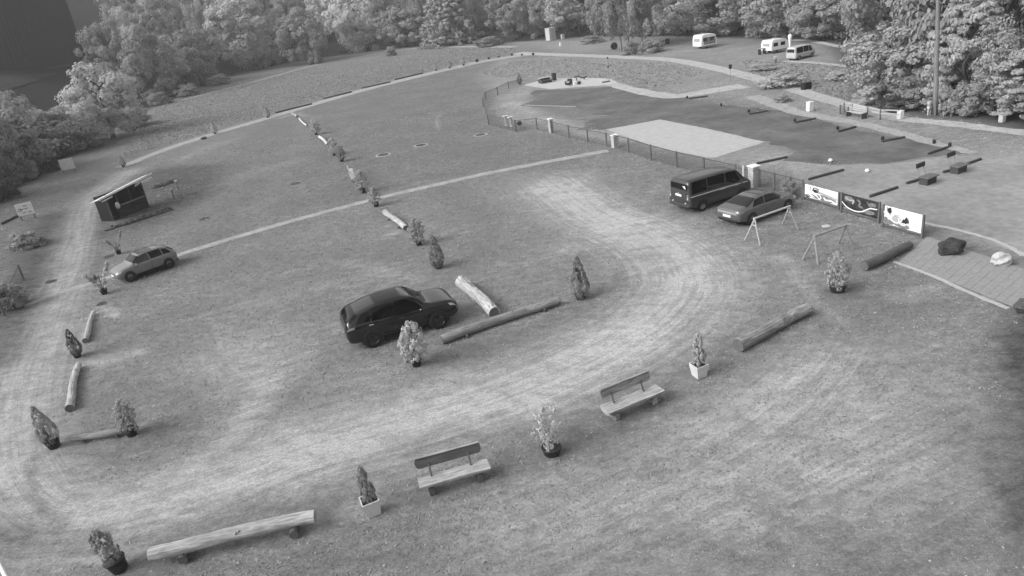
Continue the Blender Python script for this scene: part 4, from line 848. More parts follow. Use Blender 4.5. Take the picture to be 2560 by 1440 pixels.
def plant_mesh(kind, seed, m):
    r = np.random.default_rng(seed); C = []; Rd = []
    if kind == 'cone':
        for i in range(130):
            z = r.uniform(0, .97); w = .50*(math.sin(min(1, z*2.6+.25)*math.pi/2))*(1-z)**.72; a = r.uniform(0, 6.28); C.append((math.cos(a)*w*.85, math.sin(a)*w*.85, z)); Rd.append(.09*(1.15-z))
        Q = leaves(C, Rd, 50, .02, 1.2, seed, drop=-.4)
    elif kind == 'bushy':
        for i in range(150):
            z = r.uniform(.0, .97); w = .5*math.sqrt(max(.03, 1-((z-.42)/.56)**2)); a = r.uniform(0, 6.28); k = r.uniform(.35, 1); C.append((math.cos(a)*w*k*.9, math.sin(a)*w*k*.9, z)); Rd.append(r.uniform(.04, .085))
        Q = leaves(C, Rd, 26, .028, 1., seed, drop=.2)
    elif kind == 'loose':
        for i in range(52):
            z = r.uniform(.05, .97); w = .5*math.sqrt(max(.05, 1-((z-.5)/.55)**2)); a = r.uniform(0, 6.28); k = r.uniform(.2, 1); C.append((math.cos(a)*w*k, math.sin(a)*w*k, z)); Rd.append(r.uniform(.04, .08))
        Q = leaves(C, Rd, 15, .034, 1., seed, drop=.3)
    elif kind == 'spiral':
        for i in range(110):
            z = r.uniform(0, .97); w = (.36*(1-z)**.45+.03)*(1-.28*math.sin(z*15)); a = r.uniform(0, 6.28); C.append((math.cos(a)*w*.85+.06*math.sin(z*8), math.sin(a)*w*.85, z)); Rd.append(.075)
        Q = leaves(C, Rd, 34, .03, 1., seed, drop=-.2)
    elif kind == 'fork':
        for sg, h in ((-1, .62), (1, 1.0)):
            for i in range(26): t = r.uniform(.25, 1); C.append((sg*.42*t, .05*r.normal(), h*t+.02)); Rd.append(.055)
        for i in range(14): C.append((r.uniform(-.12, .12), r.uniform(-.1, .1), r.uniform(0, .3))); Rd.append(.08)
        Q = leaves(C, Rd, 14, .028, 1.5, seed, drop=.1)
    return quads_mesh('foliage', Q, m)
PM_ = {}
def stems(kind, seed):
    r = random.Random(seed); mb = MB(); mb.tube([(0, 0, -.25), (.01, 0, .1), (0, .02, .55)], [.035, .028, .012], 6)
    for k in range(7):
        a = r.uniform(0, 6.28); z = r.uniform(-.02, .4); L = r.uniform(.2, .4); mb.tube([(0, 0, z), (math.cos(a)*L*.5, math.sin(a)*L*.5, z+L*.45), (math.cos(a)*L*.9, math.sin(a)*L*.9, z+L)], [.018, .012, .005], 5)
    return mb.mesh('stems', BARK_PALE if kind == 'loose' else BARK)
def plant(kind, u, v, top, wpx, label, pot='round', m=LEAF_POT, lean=0., ps=1.0, seed=None):
    P = Vector(flat(u, v)); H = height_for(u, v, top); ppm = px_per_m(P); W_ = wpx/ppm
    o = thing('potted_plant', label, 'potted plant', P, 0, 'potted plants set out along the car park'); key = (kind, m.name, (seed or 1) % 3)
    ph = {'round': .37, 'wide': .28, 'square': .45}[pot]; ps = ps*.82
    if lean: o.rotation_euler = (0, lean, 0)
    q = link(POTS[pot], 'pot', o, scale=ps, rot=(0, 0, random.uniform(0, 3) if pot != 'square' else .35)); link(SOILM[pot], 'soil', o, scale=ps, rot=(0, 0, .35 if pot == 'square' else 0))
    if key not in PM_: PM_[key] = (plant_mesh(kind, 50+len(PM_), m), stems(kind, len(PM_)))
    h = max(.25, H-ph*ps); rz = random.uniform(0, 6.28) if kind not in ('fork', 'spiral') else 0
    link(PM_[key][1], 'stem', o, (0, 0, ph*ps), (0, 0, rz), (W_*.8, W_*.8, h)); link(PM_[key][0], 'foliage', o, (0, 0, ph*ps-(.06 if pot != 'square' else -.03)), (0, 0, rz), (W_*((1.1 if pot == 'square' else 1.45) if kind in ('cone', 'spiral') else 1.2),)*2+(h+.06,))
    return o
PL = [
 ('bushy', 1042, 914, 805, 66, 'pale bushy potted shrub standing in front of the black car', 'round', LEAF_POTL, 0, 1.0, 1),
 ('cone', 1452, 746, 640, 44, 'tall cone-shaped potted conifer right of the grey crossing log', 'wide', LEAF_FIR, 0, .85, 1),
 ('cone', 1096, 671, 586, 34, 'potted conifer at the lower end of the plant row', 'round', LEAF_FIR, 0, .95, 2),
 ('bushy', 1048, 613, 545, 42, 'potted shrub beside the pale round log', 'round', LEAF_POT, 0, .9, 2),
 ('bushy', 941, 516, 468, 32, 'potted shrub standing on the crossing with the footpath', 'round', LEAF_POT, 0, .95, 3),
 ('bushy', 909, 482, 425, 36, 'potted shrub at the foot of the small worn bench', 'round', LEAF_POT, 0, .95, 1),
 ('bushy', 855, 404, 363, 26, 'lower of the dark potted pair in the upper plant row', 'round', LEAF_POT, 0, .95, 2),
 ('bushy', 837, 389, 345, 26, 'upper of the dark potted pair in the upper plant row', 'round', LEAF_POT, 0, .95, 3),
 ('bushy', 791, 337, 300, 26, 'potted shrub between the two bright logs of the plant row', 'round', LEAF_POT, 0, .9, 1),
 ('cone', 138, 1118, 1012, 44, 'dark leaning potted bush at the lower left beside the thin log', 'round', LEAF_POT, -.10, 1.15, 3),
 ('bushy', 331, 1088, 1000, 50, 'potted shrub at the right end of the thin log, lower left', 'round', LEAF_POT, 0, .95, 2),
 ('cone', 195, 893, 822, 30, 'narrow dark potted conifer between the two slim logs at the left', 'round', LEAF_FIR, 0, .85, 1),
 ('bushy', 303, 1425, 1322, 52, 'leaning potted bush cut close to the bottom left corner', 'round', LEAF_POT, -.2, 1.2, 3),
 ('fork', 262, 735, 660, 66, 'forked potted tree left of the silver car on the footpath', 'round', LEAF_POT, 0, .9, 1),
 ('fork', 298, 635, 580, 44, 'forked potted tree between the hut and the silver car', 'round', LEAF_POT, 0, .8, 1),
 ('spiral', 1748, 940, 838, 40, 'wavy conifer in a white square pot right of the benches', 'square', LEAF_POT, 0, 1.15, 1),
 ('bushy', 2093, 728, 630, 54, 'potted shrub in a wide black pot below the swing frames', 'wide', LEAF_POTL, .0, 1.1, 3),
 ('loose', 1380, 1134, 1024, 84, 'sparse bare-stemmed potted bush between the two benches', 'wide', LEAF_POT, 0, 1.0, 1),
 ('spiral', 934, 1282, 1172, 46, 'drooping conifer in a white square pot at the bottom centre', 'square', LEAF_POT, -.06, 1.2, 2),
 ('cone', 538, 335, 303, 15, 'slim potted conifer on the upper path, left one of two', 'round', LEAF_POT, 0, .7, 1),
 ('cone', 669, 294, 265, 15, 'slim potted conifer on the upper path near the top of the plant row', 'round', LEAF_POT, 0, .7, 2),
 ('cone', 309, 417, 388, 15, 'small potted conifer above the hut roof', 'round', LEAF_POT, 0, .8, 3),
 ('cone', 1090, 177, 155, 12, 'first of three small conifers where the upper path bends', 'round', LEAF_POT, 0, .9, 1),
 ('cone', 1124, 171, 150, 12, 'second of three small conifers where the upper path bends', 'round', LEAF_POT, 0, .9, 2),
 ('cone', 1159, 164, 143, 12, 'third of three small conifers where the upper path bends', 'round', LEAF_POT, 0, .9, 3),
 ('cone', 1300, 211, 185, 15, 'potted conifer at the left end of the upper terrace', 'round', LEAF_FIR, 0, 1.0, 1),
]
for a in PL: plant(*a)
for (u, v, lb, s) in ((1193, 155, 'first dark tub after the three small conifers on the path', 1.2), (1222, 148, 'second dark tub after the small conifers on the path', .9), (1247, 144, 'third dark tub after the small conifers on the path', .8), (1280, 139, 'dark tub at the junction of path and road', .9), (1305, 139, 'dark tub just right of the path junction', .8), (1333, 138, 'last dark tub on the roadside', 1.0)):
    o = thing('planter_tub', lb, 'tub', Vector(flat(u, v)), 0, 'dark tubs along the upper path', None, s); link(POTS['round'], 'tub', o); link(SOILM['round'], 'soil', o)
# oval pits in the lawn
OV = [(958, 387, 15, 1, 'bright-rimmed dark oval hole in the lawn, right of the small worn bench'), (1052, 363, 14, 1, 'rimmed dark oval hole in the middle of the three upper ones'), (1201, 337, 14, 1, 'rimmed dark oval hole nearest the curved fence'),
      (737, 459, 13, 0, 'dark oval hole in the lawn between hut and plant row'), (511, 547, 14, 0, 'dark oval hole right of the hut, above the footpath'), (273, 641, 13, 0, 'dark oval hole beside the upper forked potted tree'), (128, 704, 14, 0, 'dark oval hole on the worn track at the left'), (254, 760, 13, 0, 'dark oval hole below the lower forked potted tree')]
for u, v, w, rim, lb in OV:
    P = Vector(flat(u, v)); R_ = w/px_per_m(P); o = thing('tree_pit', lb, 'lawn hole', P, 0, 'dark oval holes in the lawn')
    MB().add([(R_*math.cos(a*math.pi/14)*.96, R_*math.sin(a*math.pi/14)*1.0, .014) for a in range(28)], [tuple(range(28))]).build('pit_floor', mat('pit_earth_dark' if rim else 'pit_earth', .03 if rim else .055, .2, 6, .95), o)
    if rim:
        n = 28; vs = []
        for a in range(n):
            for rr_, z in ((.98, .016), (1.2, .022), (1.32, .004)): k = rr_*(1+random.uniform(-.02, .03)); vs.append((R_*math.cos(a*2*math.pi/n)*k, R_*math.sin(a*2*math.pi/n)*k*1.05, z))
        MB().add(vs, [f for a in range(n) for f in ((a*3, a*3+1, ((a+1) % n)*3+1, ((a+1) % n)*3), (a*3+1, a*3+2, ((a+1) % n)*3+2, ((a+1) % n)*3+1))]).build('sand_rim', mat('rim_sand', .42, .25, 5, .95), o)
# ------------------------------------------------------------------ swing frames
def frame(label, a, b, fa, fb, z, m):
    """a, b: bar ends in the photo at height z; fa, fb: feet of the two end leg pairs"""
    A = Vector(flat(a[0], a[1], z)); B = Vector(flat(b[0], b[1], z)); mid = (A+B)/2; mid.z = 0; o = thing('swing_frame', label, 'frame', mid, 0, 'wooden A-frames')
    MB().tube([A-mid-(B-A)*.03, B-mid+(B-A)*.03], .055, 8).build('top_bar', m, o)
    for T, fs in ((A, fa), (B, fb)):
        for p in fs: F = Vector(flat(*p)) if not isinstance(p, Vector) else p; MB().tube([F-mid, T-mid-Vector((0, 0, .02))], .045, 8).build('leg', m, o)
    for T, F in ((A, fa), (B, fb)):
        f0 = Vector(flat(*F[0])); f1 = Vector(flat(*F[1])); t_ = .72; MB().tube([f0.lerp(T, t_)-mid, f1.lerp(T, t_)-mid], .03, 6).build('brace', m, o)
PALEW = mat('pale_timber', .5, .15, 6, .8, stretch=(1, 1, 1)); MIDW = mat('mid_timber', .3, .2, 6, .8)
frame('pale wooden A-frame standing in front of the grey saloon', (1887, 546), (1973, 516), ((1862, 601), (1900, 613)), ((1995, 574), (1957, 560)), 1.45, PALEW)
frame('grey wooden A-frame between the banner boards and the potted shrub', (2037, 590), (2114, 563), ((2007, 648), (2045, 661)), ((2135, 625), (2097, 609)), 1.3, MIDW)
o = thing('ground_disc', 'flat pale disc lying on the lawn behind the grey A-frame', 'disc', Vector(flat(2065, 566)), 0); MB().lathe([(.22, .0), (.22, .03), (.19, .045)], 16).build('disc', STONE_L, o)
# ------------------------------------------------------------------ banner boards
def board(label, bl, br, h, build):
    A = Vector(flat(*bl)); B = Vector(flat(*br)); d = B-A; L = d.length; o = thing('banner_board', label, 'banner', A, math.atan2(d.y, d.x), 'painted boards along the fence end')
    return o, L, h
def curve_strip(pts, w, y, n=8):
    P = cr([(p[0], p[1]) for p in pts], n); vs = []; fs = []
    for i, p in enumerate(P):
        d = P[min(i+1, len(P)-1)]-P[max(i-1, 0)]; d = d/(np.linalg.norm(d)+1e-9); nn = np.array([-d[1], d[0]])*w/2; vs += [(p[0]+nn[0], y, p[1]+nn[1]), (p[0]-nn[0], y, p[1]-nn[1])]
    return vs, [(2*i, 2*i+1, 2*i+3, 2*i+2) for i in range(len(P)-1)]
def blobp(cx, cz, rx, rz_, y, n=18, j=.12, seed=0):
    r = random.Random(seed); return [(cx+rx*math.cos(2*math.pi*k/n)*(1+r.uniform(-j, j)), y, cz+rz_*math.sin(2*math.pi*k/n)*(1+r.uniform(-j, j))) for k in range(n)], [tuple(range(n))]
INK = mat('print_black', .02, 0, 1, .6); GREYP = mat('print_grey', .20, .5, 9, .6); MIDP = mat('print_mid', .42, .3, 9, .6); DARKP = mat('print_dark', .035, .9, 7, .6); WHP = mat('print_white', .92, 0, 1, .5)
def panel(o, L, h, z0, face):
    MB().bbox((L/2, .03, z0+h/2), (L, .05, h), .01).build('board', face, o)
    for x in (.0, L): MB().bbox((x+(-.06 if x == 0 else .06), .02, (z0+h)/2+.02), (.10, .10, z0+h+.04), .01).build('post', POSTW, o)
    MB().bbox((L/2, .03, z0-.06), (L, .06, .08), .01).build('bottom_rail', POSTW, o)
def art(o, items):
    y = -.002
    for i, (kind, m, *a) in enumerate(items):
        y -= .003
        if kind == 'c': MB().add(*curve_strip(a[0], a[1], y)).build('print', m, o)
        else: MB().add(*blobp(*a, y, seed=i)).build('print', m, o)
Z0 = .22
def bh(bl, tl): return height_for(bl[0], bl[1], tl)
o, L, h = board('white banner board with grey ring and flower shapes, left of three', (2011, 500), (2093, 524), 1, None); h = bh((2011, 500), 460)-Z0; panel(o, L, h, Z0, WHP)
art(o, [('b', GREYP, L*.62, Z0+h*.25, L*.34, h*.24), ('b', DARKP, L*.10, Z0+h*.14, L*.09, h*.13), ('c', GREYP, [(L*.19, Z0+h*.95), (L*.18, Z0+h*.6)], .05), ('c', DARKP, [(L*.25, Z0+h*.62), (L*.3, Z0+h*.9), (L*.42, Z0+h*.8), (L*.40, Z0+h*.58), (L*.28, Z0+h*.6)], .07),
        ('c', MIDP, [(L*.42, Z0+h*.62), (L*.7, Z0+h*.55), (L*.98, Z0+h*.4)], .12), ('c', INK, [(L*.22, Z0+h*.36), (L*.3, Z0+h*.32)], .08), ('b', INK, L*.34, Z0+h*.7, L*.07, h*.09),
        ('c', WHP, [(L*.02, Z0+h*.35), (L*.2, Z0+h*.42), (L*.4, Z0+h*.30), (L*.46, Z0+h*.10), (L*.52, Z0+h*.3), (L*.44, Z0+h*.5)], .07), ('c', WHP, [(L*.6, Z0+h*.36), (L*.66, Z0+h*.2), (L*.82, Z0+h*.24), (L*.95, Z0+h*.14)], .08), ('c', MIDP, [(L*.3, Z0+h*.93), (L*.6, Z0+h*.86), (L*.9, Z0+h*.7), (L*.97, Z0+h*.5)], .03), ('c', MIDP, [(L*.02, Z0+h*.22), (L*.25, Z0+h*.14), (L*.5, Z0+h*.05)], .05)])
o, L, h = board('dark patterned banner board with a white curved line, middle of three', (2104, 532), (2193, 558), 1, None); h = bh((2104, 532), 483)-Z0; panel(o, L, h, Z0, DARKP)
art(o, [('b', GREYP, L*.2, Z0+h*.72, L*.13, h*.2), ('b', DARKP, L*.22, Z0+h*.62, L*.07, h*.1), ('c', MIDP, [(L*.08, Z0+h*.85), (L*.2, Z0+h*.68), (L*.33, Z0+h*.72), (L*.3, Z0+h*.5)], .09), ('c', GREYP, [(L*.42, Z0+h*.85), (L*.52, Z0+h*.7), (L*.48, Z0+h*.5), (L*.6, Z0+h*.42)], .1), ('b', INK, L*.1, Z0+h*.45, L*.06, h*.12), ('b', GREYP, L*.74, Z0+h*.26, L*.17, h*.14),
        ('b', INK, L*.62, Z0+h*.8, L*.1, h*.09), ('b', GREYP, L*.86, Z0+h*.76, L*.1, h*.12), ('b', INK, L*.32, Z0+h*.28, L*.1, h*.08), ('c', GREYP, [(L*.7, Z0+h*.9), (L*.78, Z0+h*.64), (L*.94, Z0+h*.5)], .06), ('b', GREYP, L*.15, Z0+h*.14, L*.1, h*.08), ('b', INK, L*.9, Z0+h*.12, L*.07, h*.07), ('c', WHP, [(L*.01, Z0+h*.5), (L*.15, Z0+h*.25), (L*.38, Z0+h*.12), (L*.6, Z0+h*.22), (L*.78, Z0+h*.5), (L*.99, Z0+h*.58)], .055)])
o, L, h = board('white banner board with dark leaf and lettering-like loops, right of three', (2208, 568), (2301, 595), 1, None); h = bh((2208, 568), 514)-Z0; panel(o, L, h, Z0, WHP)
art(o, [('b', MIDP, L*.36, Z0+h*.38, L*.14, h*.25), ('b', GREYP, L*.05, Z0+h*.2, L*.07, h*.22), ('b', GREYP, L*.16, Z0+h*.16, L*.12, h*.15), ('b', GREYP, L*.5, Z0+h*.14, L*.22, h*.12), ('b', INK, L*.15, Z0+h*.80, L*.055, h*.18), ('c', GREYP, [(L*.07, Z0+h*.97), (L*.10, Z0+h*.72), (L*.2, Z0+h*.56)], .05), ('b', DARKP, L*.62, Z0+h*.45, L*.06, h*.2), ('b', INK, L*.53, Z0+h*.42, L*.05, h*.12),
        ('c', WHP, [(L*.0, Z0+h*.68), (L*.18, Z0+h*.36), (L*.34, Z0+h*.22), (L*.46, Z0+h*.34), (L*.52, Z0+h*.58), (L*.42, Z0+h*.5), (L*.44, Z0+h*.26), (L*.56, Z0+h*.2), (L*.66, Z0+h*.34)], .055), ('c', MIDP, [(L*.25, Z0+h*.62), (L*.4, Z0+h*.68), (L*.6, Z0+h*.7), (L*.68, Z0+h*.5)], .03)])
# ------------------------------------------------------------------ mesh fence
def fence(name, label, px, h, posts, mesh_gap=.12, m=WIRE, rail=True, pr=.07):
    P = [Vector(flat(*p)) for p in px]; o = thing(name, label, 'fence', P[0]); W0 = P[0]
    hr = h if hasattr(h, '__len__') else [h]*len(P)
    for i, p in enumerate(P):
        if posts[i]: MB().tube([p-W0, p-W0+Vector((0, 0, hr[i]+.06))], pr, 7).build('post', POSTW, o)
    if rail: 
        for i in range(len(P)-1): MB().tube([P[i]-W0+Vector((0, 0, hr[i])), P[i+1]-W0+Vector((0, 0, hr[i+1]))], .028, 5).build('top_wire', m, o)
    mb = MB()
    for i in range(len(P)-1):
        a, b = P[i]-W0, P[i+1]-W0; L = (b-a).length; k = max(2, int(L/mesh_gap)); ha, hb = hr[i], hr[i+1]
        d = (b-a).normalized()*.010; 
        for j in range(k):
            q = a.lerp(b, j/k); t = ha+(hb-ha)*j/k; mb.add([q-d, q+d, q+d+Vector((0, 0, t)), q-d+Vector((0, 0, t))], [(0, 1, 2, 3)])
        nn = Vector((0, 0, .007))
        for j in range(1, int(ha/mesh_gap)+1):
            z = Vector((0, 0, j*mesh_gap)); mb.add([a+z-nn, b+z-nn, b+z+nn, a+z+nn], [(0, 1, 2, 3)])
    w = mb.build('wire_mesh', m, o); w['kind'] = 'stuff'; return o
fence('wire_fence', 'low wire mesh fence with round posts running from the curve to the gate pillar', [(1302, 212), (1272, 222), (1245, 238), (1215, 250), (1209, 268), (1222, 313), (1290, 329), (1343, 324), (1380, 333), (1423, 345), (1470, 356), (1517, 366), (1572, 381), (1628, 401), (1692, 418), (1760, 436), (1838, 455)],
      [.8, .9, 1.0, 1.0, 1.0, 1.05, 1.1, 1.1, 1.1, 1.1, 1.1, 1.1, 1.1, 1.15, 1.1, 1.1, 1.1], [1]*17)
fence('wire_fence', 'short wire mesh fence from the gate pillar to the left banner board', [(1898, 468), (1935, 479), (1975, 489), (2006, 499)], 1.1, [1]*4)
def pillar(label, u, v, top, w, cap=True, stones=7):
    P = Vector(flat(u, v)); H = height_for(u, v, top); W_ = w/px_per_m(P); o = thing('gate_pillar', label, 'pillar', P, .35); ch = (H-.1)/stones
    for k in range(stones): MB().bbox((0, 0, ch*(k+.5)), (W_*random.uniform(.95, 1), W_*random.uniform(.95, 1), ch*.93), .015).build('stone', STONE_L, o)
    MB().bbox((0, 0, H/2-.05), (W_*.88, W_*.88, H-.12), .01).build('core', mat('mortar', .2), o)
    if cap: MB().bbox((0, 0, H-.05), (W_*1.25, W_*1.25, .10), .03).build('cap', WHITE, o)
pillar('white-capped stone pillar of the gate beside the dark van', 1884, 467, 413, 20, True, 6)
pillar('pale pillar in the fence line left of the sand court, middle one', 1538, 369, 336, 14, True, 5)
pillar('slim pale pillar in the fence line, left of the middle one', 1379, 332, 296, 10, True, 5)
def gate():
    A = Vector(flat(1838, 455)); B = Vector(flat(1872, 463)); d = B-A; L = d.length; o = thing('gate', 'narrow picket gate between the van and the white-capped pillar', 'gate', A, math.atan2(d.y, d.x))
    for i in range(6): MB().bbox((L*(i+.5)/6, 0, .6), (.07, .03, 1.1+.1*(i % 2)), .01).build('picket', WHITE if i == 3 else POSTW, o)
    for z in (.3, .95): MB().bbox((L/2, .03, z), (L, .03, .07), .01).build('rail', POSTW, o)
    A = Vector(flat(1893, 466)); o = thing('sign_post', 'upright white sign plate right beside the white-capped pillar', 'sign', A, .35)
    MB().bbox((0, 0, .5), (.06, .06, 1.0), .01).build('post', POSTW, o); MB().bbox((0, -.05, .85), (.2, .03, .62), .01).build('plate', mat('plate_pale', .5), o)
gate()
def small_bush_by_fence():
    tree('bush', 1972, 492, 445, 50, 'pale shrub growing against the short fence beside the banner boards', name='bush')
small_bush_by_fence()
# ------------------------------------------------------------------ hut
def hut():
    A = Vector(flat(284, 553)); B = Vector(flat(371, 518)); d = B-A; L = d.length; D = 1.3
    o = thing('wooden_hut', 'small dark open-fronted wooden hut with a thin white roof at the left', 'hut', A, math.atan2(d.y, d.x)); H = 2.2; DW = mat('hut_wood', .045, .4, 4, .85, bump=.3); DK = mat('hut_dark', .015, .3, 4, .9)
    MB().bbox((L/2, D, H/2-.1), (L, .08, H-.2), .01).build('back_wall', DK, o)
    for x in (0, L): MB().bbox((x, D/2, H/2-.06), (.08, D, H-.15), .01).build('side_wall', DK, o)
    MB().bbox((L/2, D/2, .05), (L, D, .1), .01).build('floor', DW, o)
    for i in range(5): MB().bbox((L*.62, -.02, .16+.17*i), (L*.72, .04, .155), .01).build('plank', DW, o)
    for x in (.02, L*.26, L*.62, L-.02): MB().bbox((x, -.04, H/2), (.12, .12, H), .01).build('post', DW, o)
    MB().bbox((L*.62, -.12, 1.02), (L*.76, .34, .06), .01).build('counter', mat('hut_counter', .12, .3, 5), o)
    for i in range(3): MB().bbox((L*.13, -.02, .2+.25*i), (L*.2, .04, .18), .01).build('plank', DK, o)
    inv = Matrix.Rotation(-math.atan2(d.y, d.x), 3, 'Z'); R0 = inv@(Vector(flat(247, 500, 2.3))-A); R1 = inv@(Vector(flat(378, 433, 2.3))-A); RL = R1-R0; rl = RL.xy.length; ra = math.atan2(RL.y, RL.x)
    sl = math.radians(13); M = Matrix.Rotation(ra, 3, 'Z')@Matrix.Rotation(-sl, 3, 'X'); cm = (R0+R1)/2; n = 3; wd = .38
    for i in range(n): MB().bbox(cm+M@Vector((0, wd*(i+.5), 0)), (rl, wd*.96, .05), .01, M=M).build('roof_board', WHITE if i < 2 else mat('roof_grey', .4, .2, 5), o)
    MB().bbox(cm+M@Vector((0, -.03, -.02)), (rl+.1, .05, .14), .01, M=M).build('fascia', WHITE, o)
    MB().bbox(cm+M@Vector((rl*.27, -.12, -.30)), (rl*.36, .05, .10), .01, M=M).build('awning_rail', WHITE, o); MB().bbox(cm+M@Vector((-rl*.40, -.1, -.22)), (rl*.18, .05, .08), .01, M=M).build('awning_rail', WHITE, o)
    MB().tube([(L*.95, -.04, 1.2), (L*.78, -.5, H)], .035, 6).build('brace', DW, o); MB().tube([(L*.6, -.04, 1.2), (L*.72, -.5, H)], .035, 6).build('brace', DW, o)
    P = A+d.normalized()*L*.22+Vector((-d.y, d.x, 0)).normalized()*(-.05)
    k = thing('urn', 'rounded white urn standing at the open front of the dark hut', 'urn', P+Vector((0, 0, .0)), 0); MB().lathe([(.16, 0), (.14, .5), (.16, .8)], 12).build('stand', DW, k, True); MB().lathe([(.08, .8), (.16, .9), (.18, 1.08), (.13, 1.28), (.05, 1.34)], 14).build('vessel', WHITE, k, True)
    # low dark borders round the hut
    for (p0, p1, lb) in (((262, 578), (432, 524), 'low dark flower border running along the front of the hut'), ((382, 472), (436, 456), 'low dark flower border behind the right side of the hut')):
        A2 = Vector(flat(*p0)); B2 = Vector(flat(*p1)); d2 = B2-A2; L2 = d2.length; C = []; Rd = []; r = np.random.default_rng(3)
        for i in range(int(L2*9)): t = r.uniform(0, 1); C.append((L2*t, r.normal()*.12, .12+r.uniform(0, .22)*(abs(math.sin(t*19))))); Rd.append(.13)
        q = thing('flower_border', lb, 'flower border', A2, math.atan2(d2.y, d2.x)); link(quads_mesh('foliage', leaves(C, Rd, 12, .05, .8, 4), LEAF_DARK), 'foliage', q); MB().bbox((L2/2, 0, .04), (L2, .45, .08), .02).build('bed_edge', WOODD, q)
    for (u, v, lb) in ((436, 498, 'small post with a pale top beside the lawn right of the hut'), (447, 476, 'fainter small post farther right behind the hut')):
        q = thing('lamp_post', lb, 'post', Vector(flat(u, v)), 0); MB().tube([(0, 0, 0), (0, 0, .75)], .05, 7).build('post', POSTW, q); MB().bbox((0, 0, .86), (.26, .26, .22), .04).build('head', mat('head_grey', .34), q)
hut()
# ------------------------------------------------------------------ signs on the left, right side items
def sign(label, u, v, top, w, h, m, marks=0, rz=.3):
    P = G(u, v); H = height_for(u, v, top); ppm = px_per_m(P); W_ = w/ppm; hh = h/ppm; o = thing('sign_board', label, 'sign', P, rz)
    for x in (-W_*.4, W_*.4): MB().bbox((x, .03, (H-.05)/2), (.08, .08, H-.05), .01).build('post', POSTW, o)
    MB().bbox((0, -.03, H-hh/2), (W_, .05, hh), .01).build('board', m, o)
    r = random.Random(marks)
    for k in range(marks):
        x = r.uniform(-.34, .34)*W_; z = H-hh/2+r.uniform(-.35, .35)*hh; MB().add(*curve_strip([(x-.1*W_, z), (x, z+.06*hh*r.choice((-1, 1))), (x+.12*W_, z+.02)], .06*hh, -.058-.002*k)).build('print', GREYP, o)
sign('blank white panel on posts at the foot of the trees, upper left', 175, 432, 397, 31, 27, mat('panel_pale', .62, .1, 3), 0, .45)
sign('white notice board with dark scribbles by the left verge', 72, 548, 508, 36, 30, WHITE, 7, .5)
def pole():
    P = Vector(flat(2338, 287)); o = thing('utility_pole', 'tall pale wooden utility pole rising out of the picture at the right', 'utility pole', P, 0); o.rotation_euler = (0, -.075, 0); mb = MB(); n = 9
    mb.tube([(0, 0, 12.5*i/n) for i in range(n+1)], [.19-.008*i for i in range(n+1)], 12, True, .03).build('pole_shaft', mat('pole_wood', .20, .3, 4, .85, bump=.5, stretch=(2, 2, .2)), o, True)
    for a in (0, 2.1, 4.2): MB().tube([(math.cos(a)*.3, math.sin(a)*.3, 0), (math.cos(a)*.17, math.sin(a)*.17, 1.1)], .07, 6).build('foot_stay', BARK, o)
    MB().bbox((-.2, 0, 5.9), (.22, .16, .24), .03).build('junction_box', mat('box_grey', .45), o)
    for (u, v, h, lb) in ((2346, 286, .78, 'white rounded bollard right of the utility pole'), ):
        q = thing('bollard', lb, 'bollard', Vector(flat(u, v)), 0); MB().lathe([(.15, 0), (.15, h-.1), (.12, h), (.04, h+.03)], 12).build('post', mat('bollard_pale', .55), q, True)
    q = thing('meter_box', 'pale two-tier box on legs left of the utility pole', 'box', Vector(flat(2322, 288)), .4)
    MB().bbox((0, 0, .95), (.36, .25, .26), .03).build('upper_box', mat('box_pale', .45), q); MB().bbox((0, 0, .62), (.34, .25, .26), .03).build('lower_box', mat('box_pale', .45), q)
    for x in (-.13, .13): MB().bbox((x, 0, .25), (.05, .1, .5), .01).build('leg', mat('box_pale', .45), q)
pole()
def block(label, u, v, w, h, m, name='white_box', cat='box', d=None):
    P = Vector(flat(u, v)); ppm = px_per_m(P); W_ = w/ppm; H = h/ppm; o = thing(name, label, cat, P, .3); MB().bbox((0, 0, H*.46), (W_, (d or W_), H*.90), .03).build('cabinet', m, o); MB().bbox((0, 0, H*.95), (W_*1.06, (d or W_)*1.06, H*.08), .015).build('lid', m, o); return o
block('white box pillar on the lawn left of the roadside bench', 2024, 278, 13, 24, WHITE); block('white box pillar right of the roadside bench', 2250, 297, 12, 21, WHITE); block('pale squat box by the road near the right edge', 2504, 306, 12, 18, mat('squat_pale', .45))
block('dark open crate beside the round shrub by the road', 2015, 223, 24, 17, BLACK, 'crate', 'crate', .5)
block('small pale box at the dark wood edge left of the camper', 1657, 113, 8, 12, mat('box_dim', .3)); block('small dark bin beside the pale box at the wood edge', 1669, 110, 8, 13, mat('bin_dark', .03), 'bin', 'bin')
block('little white box in front of the white cabin', 1402, 116, 5, 10, WHITE); block('small pale stand right of the white cabin', 1407, 98, 7, 12, mat('stand_pale', .4), 'stand', 'stand')
